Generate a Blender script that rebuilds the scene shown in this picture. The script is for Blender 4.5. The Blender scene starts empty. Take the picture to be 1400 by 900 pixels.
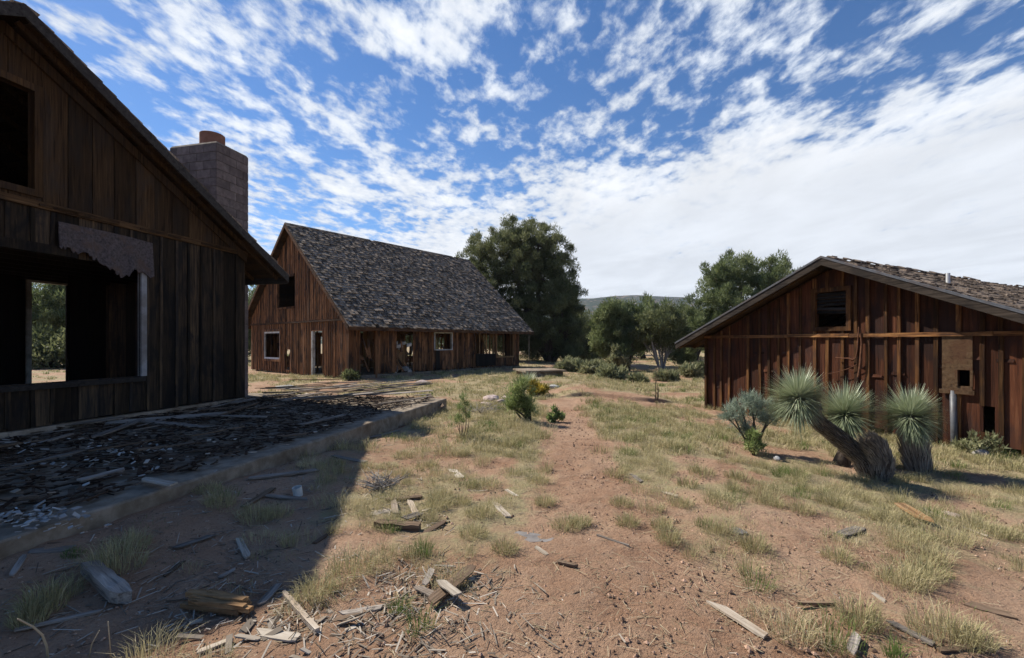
import bpy, math, random
import numpy as np
from mathutils import Vector, Matrix
random.seed(7); RS = np.random.RandomState(7)
SC = bpy.context.scene; COL = SC.collection
V = Vector
# ------------------------------------------------------------------ camera, sky, sun, exposure
F, CX, HY, EYE = 622.0, 700.0, 469.0, 1.6       # focal length and horizon of the photograph (1400 px wide)
cam_d = bpy.data.cameras.new('camera'); cam = bpy.data.objects.new('camera', cam_d); COL.objects.link(cam)
cam_d.sensor_width = 36.0; cam_d.lens = 16.0; cam_d.shift_y = 19.0/1400.0
cam_d.clip_start = 0.05; cam_d.clip_end = 20000
cam.location = (0, 0, EYE); cam.rotation_euler = (math.radians(90), 0, 0)
SC.camera = cam
SUNV = V((-0.857, 0.526, 1.0)).normalized()
sun_d = bpy.data.lights.new('sun', 'SUN'); sun = bpy.data.objects.new('sun', sun_d); COL.objects.link(sun)
sun_d.energy = 5.0; sun_d.angle = math.radians(0.5); sun_d.color = (1.0, 0.94, 0.83)
sun.rotation_euler = (-SUNV).to_track_quat('-Z', 'Y').to_euler()
SC.view_settings.view_transform = 'Standard'; SC.view_settings.look = 'None'
SC.view_settings.exposure = 0.56; SC.view_settings.gamma = 1.0; SC.view_settings.use_curve_mapping = False
SC.render.engine = 'CYCLES'
SC.cycles.max_bounces = 5; SC.cycles.diffuse_bounces = 3; SC.cycles.glossy_bounces = 2; SC.cycles.transparent_max_bounces = 8
SC.cycles.use_denoising = True; SC.cycles.volume_bounces = 0

class NT:
    """small helper for node trees"""
    def __init__(s, nt): s.nt = nt
    def n(s, t, **kw):
        nd = s.nt.nodes.new(t)
        for k, v in kw.items():
            if k.startswith('i_'):
                nd.inputs[k[2:].replace('_', ' ')].default_value = v
            else: setattr(nd, k, v)
        return nd
    def l(s, a, b): s.nt.links.new(a, b)
    def put(s, sock, v):
        if hasattr(v, 'node'): s.l(v, sock)
        else: sock.default_value = v
    def math(s, op, a, b=None, c=None, clamp=False):
        nd = s.nt.nodes.new('ShaderNodeMath'); nd.operation = op; nd.use_clamp = clamp
        s.put(nd.inputs[0], a)
        if b is not None: s.put(nd.inputs[1], b)
        if c is not None: s.put(nd.inputs[2], c)
        return nd.outputs[0]
    def ss(s, x, a, b, lo=0.0, hi=1.0):
        nd = s.nt.nodes.new('ShaderNodeMapRange'); nd.interpolation_type = 'SMOOTHSTEP'
        s.put(nd.inputs[0], x); nd.inputs[1].default_value = a; nd.inputs[2].default_value = b
        nd.inputs[3].default_value = lo; nd.inputs[4].default_value = hi
        return nd.outputs[0]
    def mix(s, f, a, b, mode='MIX'):
        nd = s.nt.nodes.new('ShaderNodeMix'); nd.data_type = 'RGBA'; nd.blend_type = mode
        s.put(nd.inputs[0], f); 
        s.put(nd.inputs[6], a if hasattr(a, 'node') else (*a, 1)); s.put(nd.inputs[7], b if hasattr(b, 'node') else (*b, 1))
        return nd.outputs[2]
    def noise(s, vec, scale, detail=4, rough=0.55, dist=0.0):
        nd = s.nt.nodes.new('ShaderNodeTexNoise')
        if vec is not None: s.l(vec, nd.inputs['Vector'])
        nd.inputs['Scale'].default_value = scale; nd.inputs['Detail'].default_value = detail
        nd.inputs['Roughness'].default_value = rough; nd.inputs['Distortion'].default_value = dist
        return nd.outputs['Fac']
    def mapping(s, vec, scale=(1,1,1), rot=(0,0,0), loc=(0,0,0)):
        nd = s.nt.nodes.new('ShaderNodeMapping'); s.l(vec, nd.inputs[0])
        nd.inputs['Location'].default_value = loc; nd.inputs['Rotation'].default_value = rot; nd.inputs['Scale'].default_value = scale
        return nd.outputs[0]

CLX, CLY = 5.5, 7.7
def make_world():
    w = bpy.data.worlds.new('World'); SC.world = w; w.use_nodes = True
    nt = w.node_tree; nt.nodes.clear(); q = NT(nt)
    out = q.n('ShaderNodeOutputWorld'); bg = q.n('ShaderNodeBackground'); q.l(bg.outputs[0], out.inputs[0])
    bg.inputs['Strength'].default_value = 0.075
    sky = q.n('ShaderNodeTexSky'); sky.sky_type = 'NISHITA'; sky.sun_disc = False
    sky.sun_elevation = math.asin(SUNV.z); sky.sun_rotation = math.atan2(SUNV.x, SUNV.y)
    sky.altitude = 1600; sky.air_density = 1.0; sky.dust_density = 0.3; sky.ozone_density = 3.0
    tc = q.n('ShaderNodeTexCoord')
    sep = q.n('ShaderNodeSeparateXYZ'); q.l(tc.outputs['Generated'], sep.inputs[0])
    x, y, z = sep.outputs
    zz = q.math('MAXIMUM', z, 0.0)
    # cloud sheet: the view direction met with a flat layer overhead
    den = q.math('ADD', zz, 0.045)
    px = q.math('DIVIDE', x, den); py = q.math('DIVIDE', y, den)
    cmb = q.n('ShaderNodeCombineXYZ'); q.l(px, cmb.inputs[0]); q.l(py, cmb.inputs[1])
    P = cmb.outputs[0]
    Pw = q.mapping(P, scale=(1.0, 0.75, 1), rot=(0, 0, math.radians(-28)), loc=(CLX, CLY, 0))
    big = q.noise(Pw, 0.9, 2, 0.5, 0.1)
    mid = q.noise(Pw, 4.4, 3, 0.5, 0.2)
    fine = q.noise(q.mapping(P, scale=(1.0, 0.62, 1), rot=(0, 0, math.radians(-35)), loc=(7, 2, 0)), 13.0, 8, 0.60, 0.15)
    s = q.math('ADD', q.math('MULTIPLY', big, 0.85), q.math('MULTIPLY', mid, 0.74))
    s = q.math('ADD', s, q.math('MULTIPLY', fine, 0.82))         # mean about 1.12
    # more cover towards the horizon and the right, clouds removed unseen behind the camera to cut fill
    low = q.ss(zz, 0.50, 0.15, 0.0, 0.09)
    s = q.math('ADD', s, low)
    rightv = q.math('ADD', q.math('MULTIPLY', x, 0.13), q.math('MULTIPLY', zz, -1.0))
    veil = q.math('MULTIPLY', q.ss(rightv, -0.36, -0.17), q.ss(x, -0.38, 0.18))
    s = q.math('ADD', s, q.math('MULTIPLY', veil, 0.36))
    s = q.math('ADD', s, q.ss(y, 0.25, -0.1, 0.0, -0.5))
    s = q.math('ADD', s, q.ss(zz, 0.62, 0.76, 0.0, -0.6))       # clouds above the view taken out to darken the shadow fill
    m = q.ss(s, 1.12, 1.36)
    thick = q.ss(s, 1.22, 1.56)
    soft = q.noise(q.mapping(P, scale=(1, 0.5, 1), loc=(1, 5, 0)), 1.6, 5, 0.6, 0.3)
    shade = q.ss(soft, 0.3, 0.72, 0.86, 1.03)
    cl = q.mix(thick, (7.2, 7.9, 9.0), (10.4, 10.5, 10.6))
    cl2 = q.mix(q.math('MULTIPLY', veil, 0.62), cl, (7.3, 7.75, 8.4))
    vm = q.n('ShaderNodeVectorMath'); vm.operation = 'SCALE'; q.l(cl2, vm.inputs[0]); q.l(shade, vm.inputs['Scale'])
    hs = q.n('ShaderNodeHueSaturation'); q.l(sky.outputs[0], hs.inputs['Color'])
    hs.inputs['Hue'].default_value = 0.503; hs.inputs['Saturation'].default_value = 1.2; hs.inputs['Value'].default_value = 1.28
    col = q.mix(q.math('MULTIPLY', m, 0.93), hs.outputs[0], vm.outputs[0])
    # low heaped clouds just above the hills
    cz = q.n('ShaderNodeCombineXYZ'); q.l(x, cz.inputs[0]); q.l(y, cz.inputs[1]); q.l(q.math('MULTIPLY', z, 2.2), cz.inputs[2])
    cum = q.noise(cz.outputs[0], 8.0, 6, 0.55, 0.2)
    lump = q.math('ADD', cum, q.ss(zz, 0.05, 0.13, 0.06, -0.30))
    lump = q.ss(lump, 0.52, 0.60)
    lump = q.math('MULTIPLY', lump, q.ss(zz, 0.24, 0.12))
    col = q.mix(q.math('MULTIPLY', lump, 0.8), col, (9.6, 9.7, 9.8))
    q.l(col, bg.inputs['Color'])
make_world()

# ------------------------------------------------------------------ terrain maths
def ss(a, b, x):
    t = np.clip((np.asarray(x, float)-a)/(b-a), 0, 1); return t*t*(3-2*t)
def _h(i, j, s):
    n = (i*374761393 + j*668265263 + s*69069) & 0x7fffffff
    n = ((n ^ (n >> 13))*1274126177) & 0x7fffffff
    return ((n ^ (n >> 16)) & 0xffff)/65535.0
def vnoise(x, y, s=0):
    x = np.asarray(x, float); y = np.asarray(y, float)
    i = np.floor(x).astype(np.int64); j = np.floor(y).astype(np.int64)
    u = x-i; v = y-j; u = u*u*(3-2*u); v = v*v*(3-2*v)
    return (_h(i, j, s)*(1-u)+_h(i+1, j, s)*u)*(1-v)+(_h(i, j+1, s)*(1-u)+_h(i+1, j+1, s)*u)*v
def fbm(x, y, s=0, o=4):
    a, t, f = 0.5, 0.0, 1.0; r = 0
    for k in range(o):
        r = r+a*vnoise(x*f, y*f, s+k*17); t += a; a *= 0.5; f *= 2.03
    return r/t
def gh(x, y):
    h = -0.25*ss(2.0, 6.0, x)*ss(0.0, 3.0, y)
    n = (fbm(np.asarray(x)*0.35+5, np.asarray(y)*0.35, 3, 2)-0.5)*0.10
    keep = ss(-1.6, 0.4, x+(-0.238)*(np.asarray(y)-10.9)*0.6)      # flat by the slab and the old house
    bank = 0.12*ss(13.3, 13.42, np.asarray(y)+0.25*np.sin(np.asarray(x)*2.1))*ss(1.2, 2.0, x)*ss(5.2, 4.2, x)*ss(19.0, 14.5, y)
    e = np.asarray(x)-(-1.6+0.238*(np.asarray(y)-10.9))
    berm = 0.13*ss(8.5, 4.0, y)*ss(1.3, 0.1, e)
    return h + n*keep*ss(60, 30, y) + bank + berm
def ghf(x, y): return float(gh(x, y))
def G(px, py):
    rx, rz = (px-CX)/F, (HY-py)/F
    Y = EYE/(-rz)
    for _ in range(25): Y = 0.5*Y+0.5*(EYE-ghf(rx*Y, Y))/(-rz)
    return V((rx*Y, Y, ghf(rx*Y, Y)))
def at(px, py, Y): return V(((px-CX)/F*Y, Y, EYE+(HY-py)/F*Y))

# ------------------------------------------------------------------ mesh helpers
class MB:
    def __init__(s): s.v = []; s.f = []; s.m = []; s.r = []
    def add(s, vs, fs, mat=0, rnd=None):
        o = len(s.v); rnd = random.random() if rnd is None else rnd
        s.v.extend([tuple(p) for p in vs])
        for f in fs: s.f.append(tuple(i+o for i in f)); s.m.append(mat); s.r.append(rnd)
    def hexa(s, p, mat=0, rnd=None):
        a = V(p[1])-V(p[0]); b = V(p[3])-V(p[0]); c = V(p[4])-V(p[0])
        if a.cross(b).dot(c) < 0: p = [p[3], p[2], p[1], p[0], p[7], p[6], p[5], p[4]]
        s.add(p, [(3,2,1,0), (4,5,6,7), (0,1,5,4), (1,2,6,5), (2,3,7,6), (3,0,4,7)], mat, rnd)
    def box(s, c, ax, mat=0, rnd=None):
        c = V(c); a, b, d = [V(k) for k in ax]
        s.hexa([c-a-b-d, c+a-b-d, c+a+b-d, c-a+b-d, c-a-b+d, c+a-b+d, c+a+b+d, c-a+b+d], mat, rnd)
    def bar(s, p, q, w, t, mat=0, rnd=None, up=(0,0,1)):
        p, q = V(p), V(q); d = (q-p); L = d.length; d.normalize()
        sd = d.cross(V(up)); 
        if sd.length < 1e-4: sd = d.cross(V((1,0,0)))
        sd.normalize(); u = sd.cross(d)
        s.box((p+q)/2, (d*L/2, sd*w/2, u*t/2), mat, rnd)
    def tube(s, pts, rad, n=8, mat=0, rnd=None, cap=True):
        pts = [V(p) for p in pts]; vs = []; fs = []
        if not hasattr(rad, '__len__'): rad = [rad]*len(pts)
        u = None
        for i, p in enumerate(pts):
            d = (pts[min(i+1, len(pts)-1)]-pts[max(i-1, 0)]).normalized()
            if u is None:
                u = d.cross(V((0.3, 0.9, 0.1)))
                if u.length < 1e-3: u = d.cross(V((1, 0, 0)))
            u = (u-d*u.dot(d)).normalized(); w = d.cross(u)
            for k in range(n):
                a = 2*math.pi*k/n; vs.append(p+(u*math.cos(a)+w*math.sin(a))*rad[i])
        for i in range(len(pts)-1):
            for k in range(n):
                fs.append((i*n+k, i*n+(k+1) % n, (i+1)*n+(k+1) % n, (i+1)*n+k))
        if cap: fs.append(tuple(range(n-1, -1, -1))); fs.append(tuple((len(pts)-1)*n+k for k in range(n)))
        s.add(vs, fs, mat, rnd)
    def build(s, name, mats, parent=None, smooth=False, loc=None):
        me = bpy.data.meshes.new(name)
        L = V(loc) if loc is not None else V((0, 0, 0))
        if loc is not None: me.from_pydata([(p[0]-L.x, p[1]-L.y, p[2]-L.z) for p in s.v], [], s.f)
        else: me.from_pydata(s.v, [], s.f)
        return finish(me, name, mats, s.m, s.r, parent, smooth, loc)
def finish(me, name, mats, mi=None, rnd=None, parent=None, smooth=False, loc=None):
    if not isinstance(mats, (list, tuple)): mats = [mats]
    for m in mats: me.materials.append(m)
    if mi is not None and len(mats) > 1: me.polygons.foreach_set('material_index', np.asarray(mi, dtype=np.int32))
    if rnd is not None:
        at_ = me.attributes.new('rnd', 'FLOAT', 'FACE'); at_.data.foreach_set('value', np.asarray(rnd, dtype=np.float32))
    me.polygons.foreach_set('use_smooth', np.full(len(me.polygons), bool(smooth)))
    me.update()
    o = bpy.data.objects.new(name, me); COL.objects.link(o)
    if loc is not None: o.location = loc
    if parent: o.parent = parent; 
    return o
def tag(o, label=None, cat=None, group=None, kind=None):
    if label: o['label'] = label
    if cat: o['category'] = cat
    if group: o['group'] = group
    if kind: o['kind'] = kind
    return o
def thing(name, label, cat, loc=(0,0,0), group=None):
    o = bpy.data.objects.new(name, None); COL.objects.link(o); o.location = loc; o.empty_display_size = 0.2
    return tag(o, label, cat, group)
def part(mb, name, mats, parent, smooth=False):
    """mesh written in world coordinates, hung under an Empty that only translates"""
    L = parent.location; gp = parent.parent
    while gp: L = L+gp.location; gp = gp.parent
    me = bpy.data.meshes.new(name)
    me.from_pydata([(p[0]-L.x, p[1]-L.y, p[2]-L.z) for p in mb.v], [], mb.f)
    return finish(me, name, mats, mb.m, mb.r, parent, smooth)
def quads_mesh(name, v, f, rnd, mats, parent=None, loc=None):
    """numpy mesh of equal-sized faces"""
    k = f.shape[1]
    me = bpy.data.meshes.new(name); me.vertices.add(len(v)); me.vertices.foreach_set('co', v.astype(np.float32).ravel())
    me.loops.add(f.size); me.loops.foreach_set('vertex_index', f.astype(np.int32).ravel())
    me.polygons.add(len(f)); me.polygons.foreach_set('loop_start', np.arange(0, f.size, k, dtype=np.int32))
    me.polygons.foreach_set('loop_total', np.full(len(f), k, dtype=np.int32))
    me.update(calc_edges=True)
    return finish(me, name, mats, None, rnd, parent, False, loc)

# ------------------------------------------------------------------ materials
def mat_base(name, rough=0.9, spec=0.2):
    m = bpy.data.materials.new(name); m.use_nodes = True; q = NT(m.node_tree)
    b = m.node_tree.nodes['Principled BSDF']; b.inputs['Roughness'].default_value = rough
    b.inputs['Specular IOR Level'].default_value = spec
    return m, q, b
def rnd_attr(q):
    a = q.n('ShaderNodeAttribute'); a.attribute_name = 'rnd'; a.attribute_type = 'GEOMETRY'; return a.outputs['Fac']
def wood(name, dark, mid, light, axis='z', stain=None, stain_amt=0.5, var=0.5, bump=0.5, spec=0.15, cut=(0.45, 0.62), gs=1.0):
    m, q, b = mat_base(name, 0.85, spec)
    tc = q.n('ShaderNodeTexCoord'); P = tc.outputs['Object']
    sc = {'z': (34, 34, 1.6), 'x': (1.6, 34, 34), 'h': (1.8, 1.8, 40)}[axis]
    r = rnd_attr(q)
    off = q.n('ShaderNodeVectorMath'); off.operation = 'SCALE'; off.inputs[0].default_value = (13.7, 7.3, 9.1); q.l(r, off.inputs['Scale'])
    ad = q.n('ShaderNodeVectorMath'); ad.operation = 'ADD'; q.l(P, ad.inputs[0]); q.l(off.outputs[0], ad.inputs[1])
    PP = ad.outputs[0]
    grain = q.noise(q.mapping(PP, tuple(k*gs for k in sc)), 1.0, 6, 0.65, 0.35)
    blot = q.noise(q.mapping(PP, (2.2, 2.2, 0.9) if axis == 'z' else (0.9, 2.2, 2.2)), 1.3, 5, 0.6, 0.4)
    c = q.mix(q.ss(grain, 0.34, 0.52), dark, mid)
    c = q.mix(q.ss(grain, 0.52, 0.74), c, light)
    if stain: c = q.mix(q.math('MULTIPLY', q.ss(blot, cut[0], cut[1]), stain_amt), c, stain)
    vf = q.ss(r, 0, 1, 1-var, 1+var)
    vs = q.n('ShaderNodeVectorMath'); vs.operation = 'SCALE'; q.l(c, vs.inputs[0]); q.l(vf, vs.inputs['Scale'])
    q.l(vs.outputs[0], b.inputs['Base Color'])
    bp = q.n('ShaderNodeBump'); bp.inputs['Strength'].default_value = bump; bp.inputs['Distance'].default_value = 0.012
    q.l(grain, bp.inputs['Height']); q.l(bp.outputs[0], b.inputs['Normal'])
    return m
def rough_mat(name, a, c, scale=6, stain=None, bump=0.4, var=0.25, dist=0.01, rough=0.92, spec=0.15, det=8):
    m, q, b = mat_base(name, rough, spec)
    tc = q.n('ShaderNodeTexCoord'); P = tc.outputs['Object']
    n1 = q.noise(P, scale, det, 0.65, 0.2); n2 = q.noise(P, scale*0.22, 4, 0.6, 0.3)
    col = q.mix(q.ss(n1, 0.3, 0.7), a, c)
    if stain: col = q.mix(q.math('MULTIPLY', q.ss(n2, 0.46, 0.66), 0.75), col, stain)
    vf = q.ss(rnd_attr(q), 0, 1, 1-var, 1+var)
    vs = q.n('ShaderNodeVectorMath'); vs.operation = 'SCALE'; q.l(col, vs.inputs[0]); q.l(vf, vs.inputs['Scale'])
    q.l(vs.outputs[0], b.inputs['Base Color'])
    bp = q.n('ShaderNodeBump'); bp.inputs['Strength'].default_value = bump; bp.inputs['Distance'].default_value = dist
    q.l(n1, bp.inputs['Height']); q.l(bp.outputs[0], b.inputs['Normal'])
    return m
def leafy(name, c0, c1, c2, trans=0.25, rough=0.6, spec=0.25):
    """colour of a leaf by its own number, between three tones"""
    m, q, b = mat_base(name, rough, spec)
    r = rnd_attr(q)
    c = q.mix(q.ss(r, 0.0, 0.5), c0, c1); c = q.mix(q.ss(r, 0.5, 1.0), c, c2)
    q.l(c, b.inputs['Base Color'])
    if trans > 0:
        tr = q.n('ShaderNodeBsdfTranslucent'); q.l(c, tr.inputs['Color'])
        mx = q.n('ShaderNodeMixShader'); mx.inputs[0].default_value = trans
        out = m.node_tree.nodes['Material Output']
        q.l(b.outputs[0], mx.inputs[1]); q.l(tr.outputs[0], mx.inputs[2]); q.l(mx.outputs[0], out.inputs[0])
    return m
M = {}
M['house'] = wood('dark weathered board', (0.010, 0.008, 0.006), (0.042, 0.029, 0.018), (0.100, 0.062, 0.032), 'z', (0.010, 0.0095, 0.010), 0.85, 0.62)
M['house_up'] = wood('brown weathered board', (0.015, 0.008, 0.004), (0.046, 0.026, 0.012), (0.088, 0.052, 0.024), 'z', (0.03, 0.024, 0.02), 0.55, 0.35)
M['trim'] = wood('brown trim', (0.03, 0.015, 0.007), (0.085, 0.045, 0.018), (0.15, 0.085, 0.036), 'z', (0.03, 0.022, 0.018), 0.5, 0.3)
M['dark'] = wood('near black board', (0.0084, 0.0070, 0.0063), (0.0154, 0.0119, 0.0098), (0.0245, 0.0182, 0.0140), 'z', None, 0, 0.4)  # very dark brown, for inner walls, floors and patch panels
M['fascia'] = wood('grey fascia', (0.0227, 0.0204, 0.0191), (0.0455, 0.0419, 0.0387), (0.0774, 0.0706, 0.0660), 'x', (0.035, 0.03, 0.028), 0.5, 0.25, gs=0.5)
M['cabin'] = wood('cabin board', (0.0546, 0.0234, 0.0117), (0.1885, 0.0858, 0.0377), (0.3900, 0.2015, 0.0936), 'z', (0.030, 0.020, 0.016), 0.85, 0.45, 0.6, cut=(0.48, 0.62))
M['hbatten'] = wood('level batten', (0.044, 0.018, 0.008), (0.16, 0.072, 0.026), (0.34, 0.18, 0.07), 'h', (0.03, 0.016, 0.010), 0.7, 0.4, 0.5)
M['hdark'] = wood('dark edge board', (0.016, 0.012, 0.009), (0.045, 0.034, 0.026), (0.085, 0.066, 0.052), 'h', (0.015, 0.012, 0.011), 0.6, 0.3, 0.4)
M['htrim'] = wood('level trim', (0.026, 0.013, 0.006), (0.075, 0.041, 0.018), (0.14, 0.08, 0.036), 'h', (0.02, 0.014, 0.010), 0.6, 0.3)
M['hcabin'] = wood('level cabin board', (0.045, 0.021, 0.011), (0.13, 0.065, 0.032), (0.25, 0.135, 0.065), 'h', (0.03, 0.02, 0.015), 0.7, 0.4)
M['stud'] = wood('bare stud', (0.16, 0.08, 0.035), (0.30, 0.17, 0.075), (0.42, 0.26, 0.13), 'z', (0.10, 0.05, 0.025), 0.5, 0.3)
M['barnpanel'] = wood('red brown panel', (0.0240, 0.0083, 0.0043), (0.0721, 0.0250, 0.0118), (0.1255, 0.0512, 0.0241), 'z', (0.030, 0.015, 0.012), 0.85, 0.4, 0.8, gs=0.55, cut=(0.44, 0.60))
M['barnbatten'] = wood('batten', (0.0326, 0.0130, 0.0053), (0.1184, 0.0521, 0.0178), (0.2486, 0.1302, 0.0503), 'z', (0.035, 0.018, 0.012), 0.75, 0.6, 0.6)
M['barnply'] = wood('tan plywood', (0.0576, 0.0317, 0.0161), (0.1152, 0.0691, 0.0374), (0.1728, 0.1094, 0.0605), 'x', (0.09, 0.04, 0.022), 0.6, 0.2, gs=0.45)
M['shake'] = wood('grey shake', (0.070, 0.050, 0.036), (0.220, 0.170, 0.125), (0.42, 0.33, 0.24), 'z', (0.060, 0.042, 0.030), 0.5, 0.6, 0.6, gs=1.2)
M['shakeb'] = wood('brown shake', (0.06, 0.045, 0.035), (0.17, 0.13, 0.10), (0.31, 0.245, 0.19), 'z', (0.06, 0.045, 0.035), 0.5, 0.6, 0.6, gs=0.8)
M['greyplank'] = wood('grey plank', (0.10, 0.085, 0.07), (0.24, 0.205, 0.175), (0.38, 0.335, 0.285), 'x', (0.12, 0.085, 0.06), 0.55, 0.35, 0.6, gs=1.3)
M['paleplank'] = wood('pale plank', (0.24, 0.20, 0.155), (0.42, 0.36, 0.29), (0.56, 0.50, 0.42), 'x', (0.28, 0.19, 0.12), 0.4, 0.2, 0.6, gs=1.3)
M['brownplank'] = wood('brown plank', (0.07, 0.045, 0.028), (0.17, 0.115, 0.075), (0.27, 0.195, 0.135), 'x', (0.06, 0.04, 0.03), 0.5, 0.3, 0.6, gs=1.3)
M['orangeplank'] = wood('tan split wood', (0.15, 0.08, 0.035), (0.34, 0.20, 0.095), (0.50, 0.34, 0.19), 'x', (0.10, 0.055, 0.03), 0.5, 0.2, 0.7, gs=1.3)
M['concrete'] = rough_mat('concrete', (0.16, 0.125, 0.09), (0.29, 0.24, 0.185), 7, (0.10, 0.068, 0.043), 0.7)
M['block'] = rough_mat('concrete block', (0.115, 0.092, 0.088), (0.175, 0.145, 0.138), 9, (0.085, 0.07, 0.068), 0.5, 0.16)
M['mortar'] = rough_mat('mortar', (0.14, 0.12, 0.11), (0.2, 0.17, 0.155), 12)
M['clay'] = rough_mat('clay flue', (0.19, 0.095, 0.062), (0.25, 0.125, 0.085), 9)
M['white'] = rough_mat('chipped white paint', (0.42, 0.41, 0.38), (0.62, 0.61, 0.58), 9, (0.25, 0.22, 0.19), 0.3)
M['greypaint'] = rough_mat('grey paint', (0.26, 0.265, 0.275), (0.36, 0.365, 0.375), 9, (0.17, 0.15, 0.135), 0.3)
M['felt'] = rough_mat('torn sheathing', (0.05, 0.042, 0.043), (0.13, 0.108, 0.106), 26, (0.11, 0.075, 0.06), 0.9, 0.1, 0.02)
M['metal'] = rough_mat('galvanised pipe', (0.0638, 0.0675, 0.0750), (0.1013, 0.1050, 0.1162), 14, (0.0675, 0.0450, 0.0338), 0.2, 0.1, rough=0.5, spec=0.5)
M['palemetal'] = rough_mat('pale pipe', (0.55, 0.55, 0.55), (0.65, 0.65, 0.64), 14, None, 0.2, 0.1, rough=0.5, spec=0.5)
M['rust'] = rough_mat('rusty wire', (0.08, 0.035, 0.02), (0.15, 0.07, 0.04), 14, None, 0.2, 0.1)
M['stone'] = rough_mat('stone', (0.1584, 0.1440, 0.1368), (0.2592, 0.2376, 0.2232), 9, (0.1800, 0.1224, 0.0936), 0.6, 0.35)
M['pinkstone'] = rough_mat('pink rubble', (0.34, 0.25, 0.22), (0.52, 0.43, 0.39), 9, (0.25, 0.18, 0.14), 0.6, 0.3)
M['bark'] = wood('bark', (0.035, 0.026, 0.02), (0.085, 0.066, 0.052), (0.15, 0.12, 0.10), 'z', None, 0, 0.2, 0.9, gs=0.35)
M['palebark'] = wood('pale bark', (0.12, 0.105, 0.095), (0.26, 0.235, 0.21), (0.38, 0.35, 0.32), 'z', None, 0, 0.2, 0.9, gs=0.35)
M['juniper'] = leafy('juniper foliage', (0.0621, 0.0770, 0.0324), (0.1283, 0.1458, 0.0621), (0.2160, 0.2268, 0.1053), 0.4)
M['juniperb'] = leafy('fresh juniper foliage', (0.0720, 0.0960, 0.0390), (0.1500, 0.1830, 0.0750), (0.2625, 0.2925, 0.1320), 0.4)
M['scrub'] = leafy('grey scrub foliage', (0.1073, 0.1155, 0.0577), (0.2145, 0.2235, 0.1155), (0.3647, 0.3540, 0.1980), 0.38)
M['sage'] = leafy('blue green foliage', (0.13, 0.165, 0.115), (0.27, 0.325, 0.245), (0.40, 0.46, 0.36), 0.35)
M['needle'] = leafy('grey green needles', (0.1131, 0.1500, 0.0500), (0.2262, 0.2801, 0.1000), (0.4298, 0.4602, 0.2001), 0.4)
M['yellow'] = leafy('yellow flowers', (0.1820, 0.1690, 0.0390), (0.4420, 0.3250, 0.0520), (0.7150, 0.5200, 0.0650), 0.2)
M['yleaf'] = leafy('yucca leaf', (0.1440, 0.1800, 0.0960), (0.2820, 0.3300, 0.1980), (0.5040, 0.5400, 0.3720), 0.12, 0.45, 0.4)
M['ydead'] = leafy('dead yucca leaf', (0.0750, 0.0625, 0.0537), (0.2000, 0.1725, 0.1475), (0.4125, 0.3687, 0.3125), 0.05)
M['grass'] = leafy('grass blade', (0.2303, 0.2095, 0.0936), (0.3939, 0.3492, 0.1814), (0.6061, 0.5121, 0.3160), 0.3, 0.7, 0.2)
M['greengrass'] = leafy('green blade', (0.10, 0.15, 0.035), (0.19, 0.25, 0.07), (0.30, 0.34, 0.13), 0.3, 0.6, 0.25)
M['straw'] = leafy('straw', (0.20, 0.15, 0.09), (0.36, 0.28, 0.17), (0.52, 0.43, 0.29), 0.15)
M['pebble'] = rough_mat('pebble', (0.20, 0.12, 0.08), (0.36, 0.24, 0.17), 30, None, 0.3, 0.6)
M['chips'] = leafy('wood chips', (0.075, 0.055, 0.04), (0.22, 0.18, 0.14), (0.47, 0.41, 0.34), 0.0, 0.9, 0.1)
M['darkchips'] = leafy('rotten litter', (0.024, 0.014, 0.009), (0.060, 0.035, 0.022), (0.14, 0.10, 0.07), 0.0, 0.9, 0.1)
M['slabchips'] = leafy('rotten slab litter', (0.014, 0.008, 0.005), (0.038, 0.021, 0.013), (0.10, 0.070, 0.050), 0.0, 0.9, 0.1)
M['plaster'] = leafy('plaster flakes', (0.17, 0.16, 0.15), (0.30, 0.29, 0.275), (0.46, 0.45, 0.43), 0.0, 0.9, 0.1)

def ground_material():
    m, q, b = mat_base('red dirt and dry litter', 0.95, 0.1)
    tc = q.n('ShaderNodeTexCoord'); P = tc.outputs['Object']
    a = q.n('ShaderNodeAttribute'); a.attribute_name = 'veg'; veg = a.outputs['Fac']
    big = q.noise(P, 0.7, 5, 0.6, 0.3); mid = q.noise(P, 5, 6, 0.65, 0.2); fine = q.noise(P, 38, 6, 0.7, 0.0); grit = q.noise(P, 140, 3, 0.7)
    c = q.mix(q.ss(big, 0.34, 0.66), (0.282, 0.166, 0.104), (0.385, 0.254, 0.170))
    c = q.mix(q.math('MULTIPLY', q.ss(mid, 0.45, 0.75), 0.6), c, (0.40, 0.275, 0.19))
    c = q.mix(q.math('MULTIPLY', q.ss(fine, 0.48, 0.70), 0.55), c, (0.16, 0.08, 0.045))
    c = q.mix(q.math('MULTIPLY', q.ss(grit, 0.60, 0.72), 0.55), c, (0.46, 0.33, 0.24))
    lit = q.mix(q.ss(fine, 0.35, 0.65), (0.21, 0.165, 0.095), (0.41, 0.345, 0.21))
    lit = q.mix(q.ss(mid, 0.40, 0.68), lit, (0.28, 0.255, 0.135))
    vm = q.math('ADD', veg, q.math('MULTIPLY', q.math('SUBTRACT', mid, 0.5), 0.9))
    c = q.mix(q.math('MULTIPLY', q.ss(vm, 0.25, 0.75), 0.8), c, lit)
    q.l(c, b.inputs['Base Color'])
    h = q.math('ADD', q.math('MULTIPLY', fine, 1.0), q.math('MULTIPLY', grit, 0.35)); h = q.math('ADD', h, q.math('MULTIPLY', mid, 1.5))
    bp = q.n('ShaderNodeBump'); bp.inputs['Strength'].default_value = 0.9; bp.inputs['Distance'].default_value = 0.03
    q.l(h, bp.inputs['Height']); q.l(bp.outputs[0], b.inputs['Normal'])
    return m
M['ground'] = ground_material()

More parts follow.
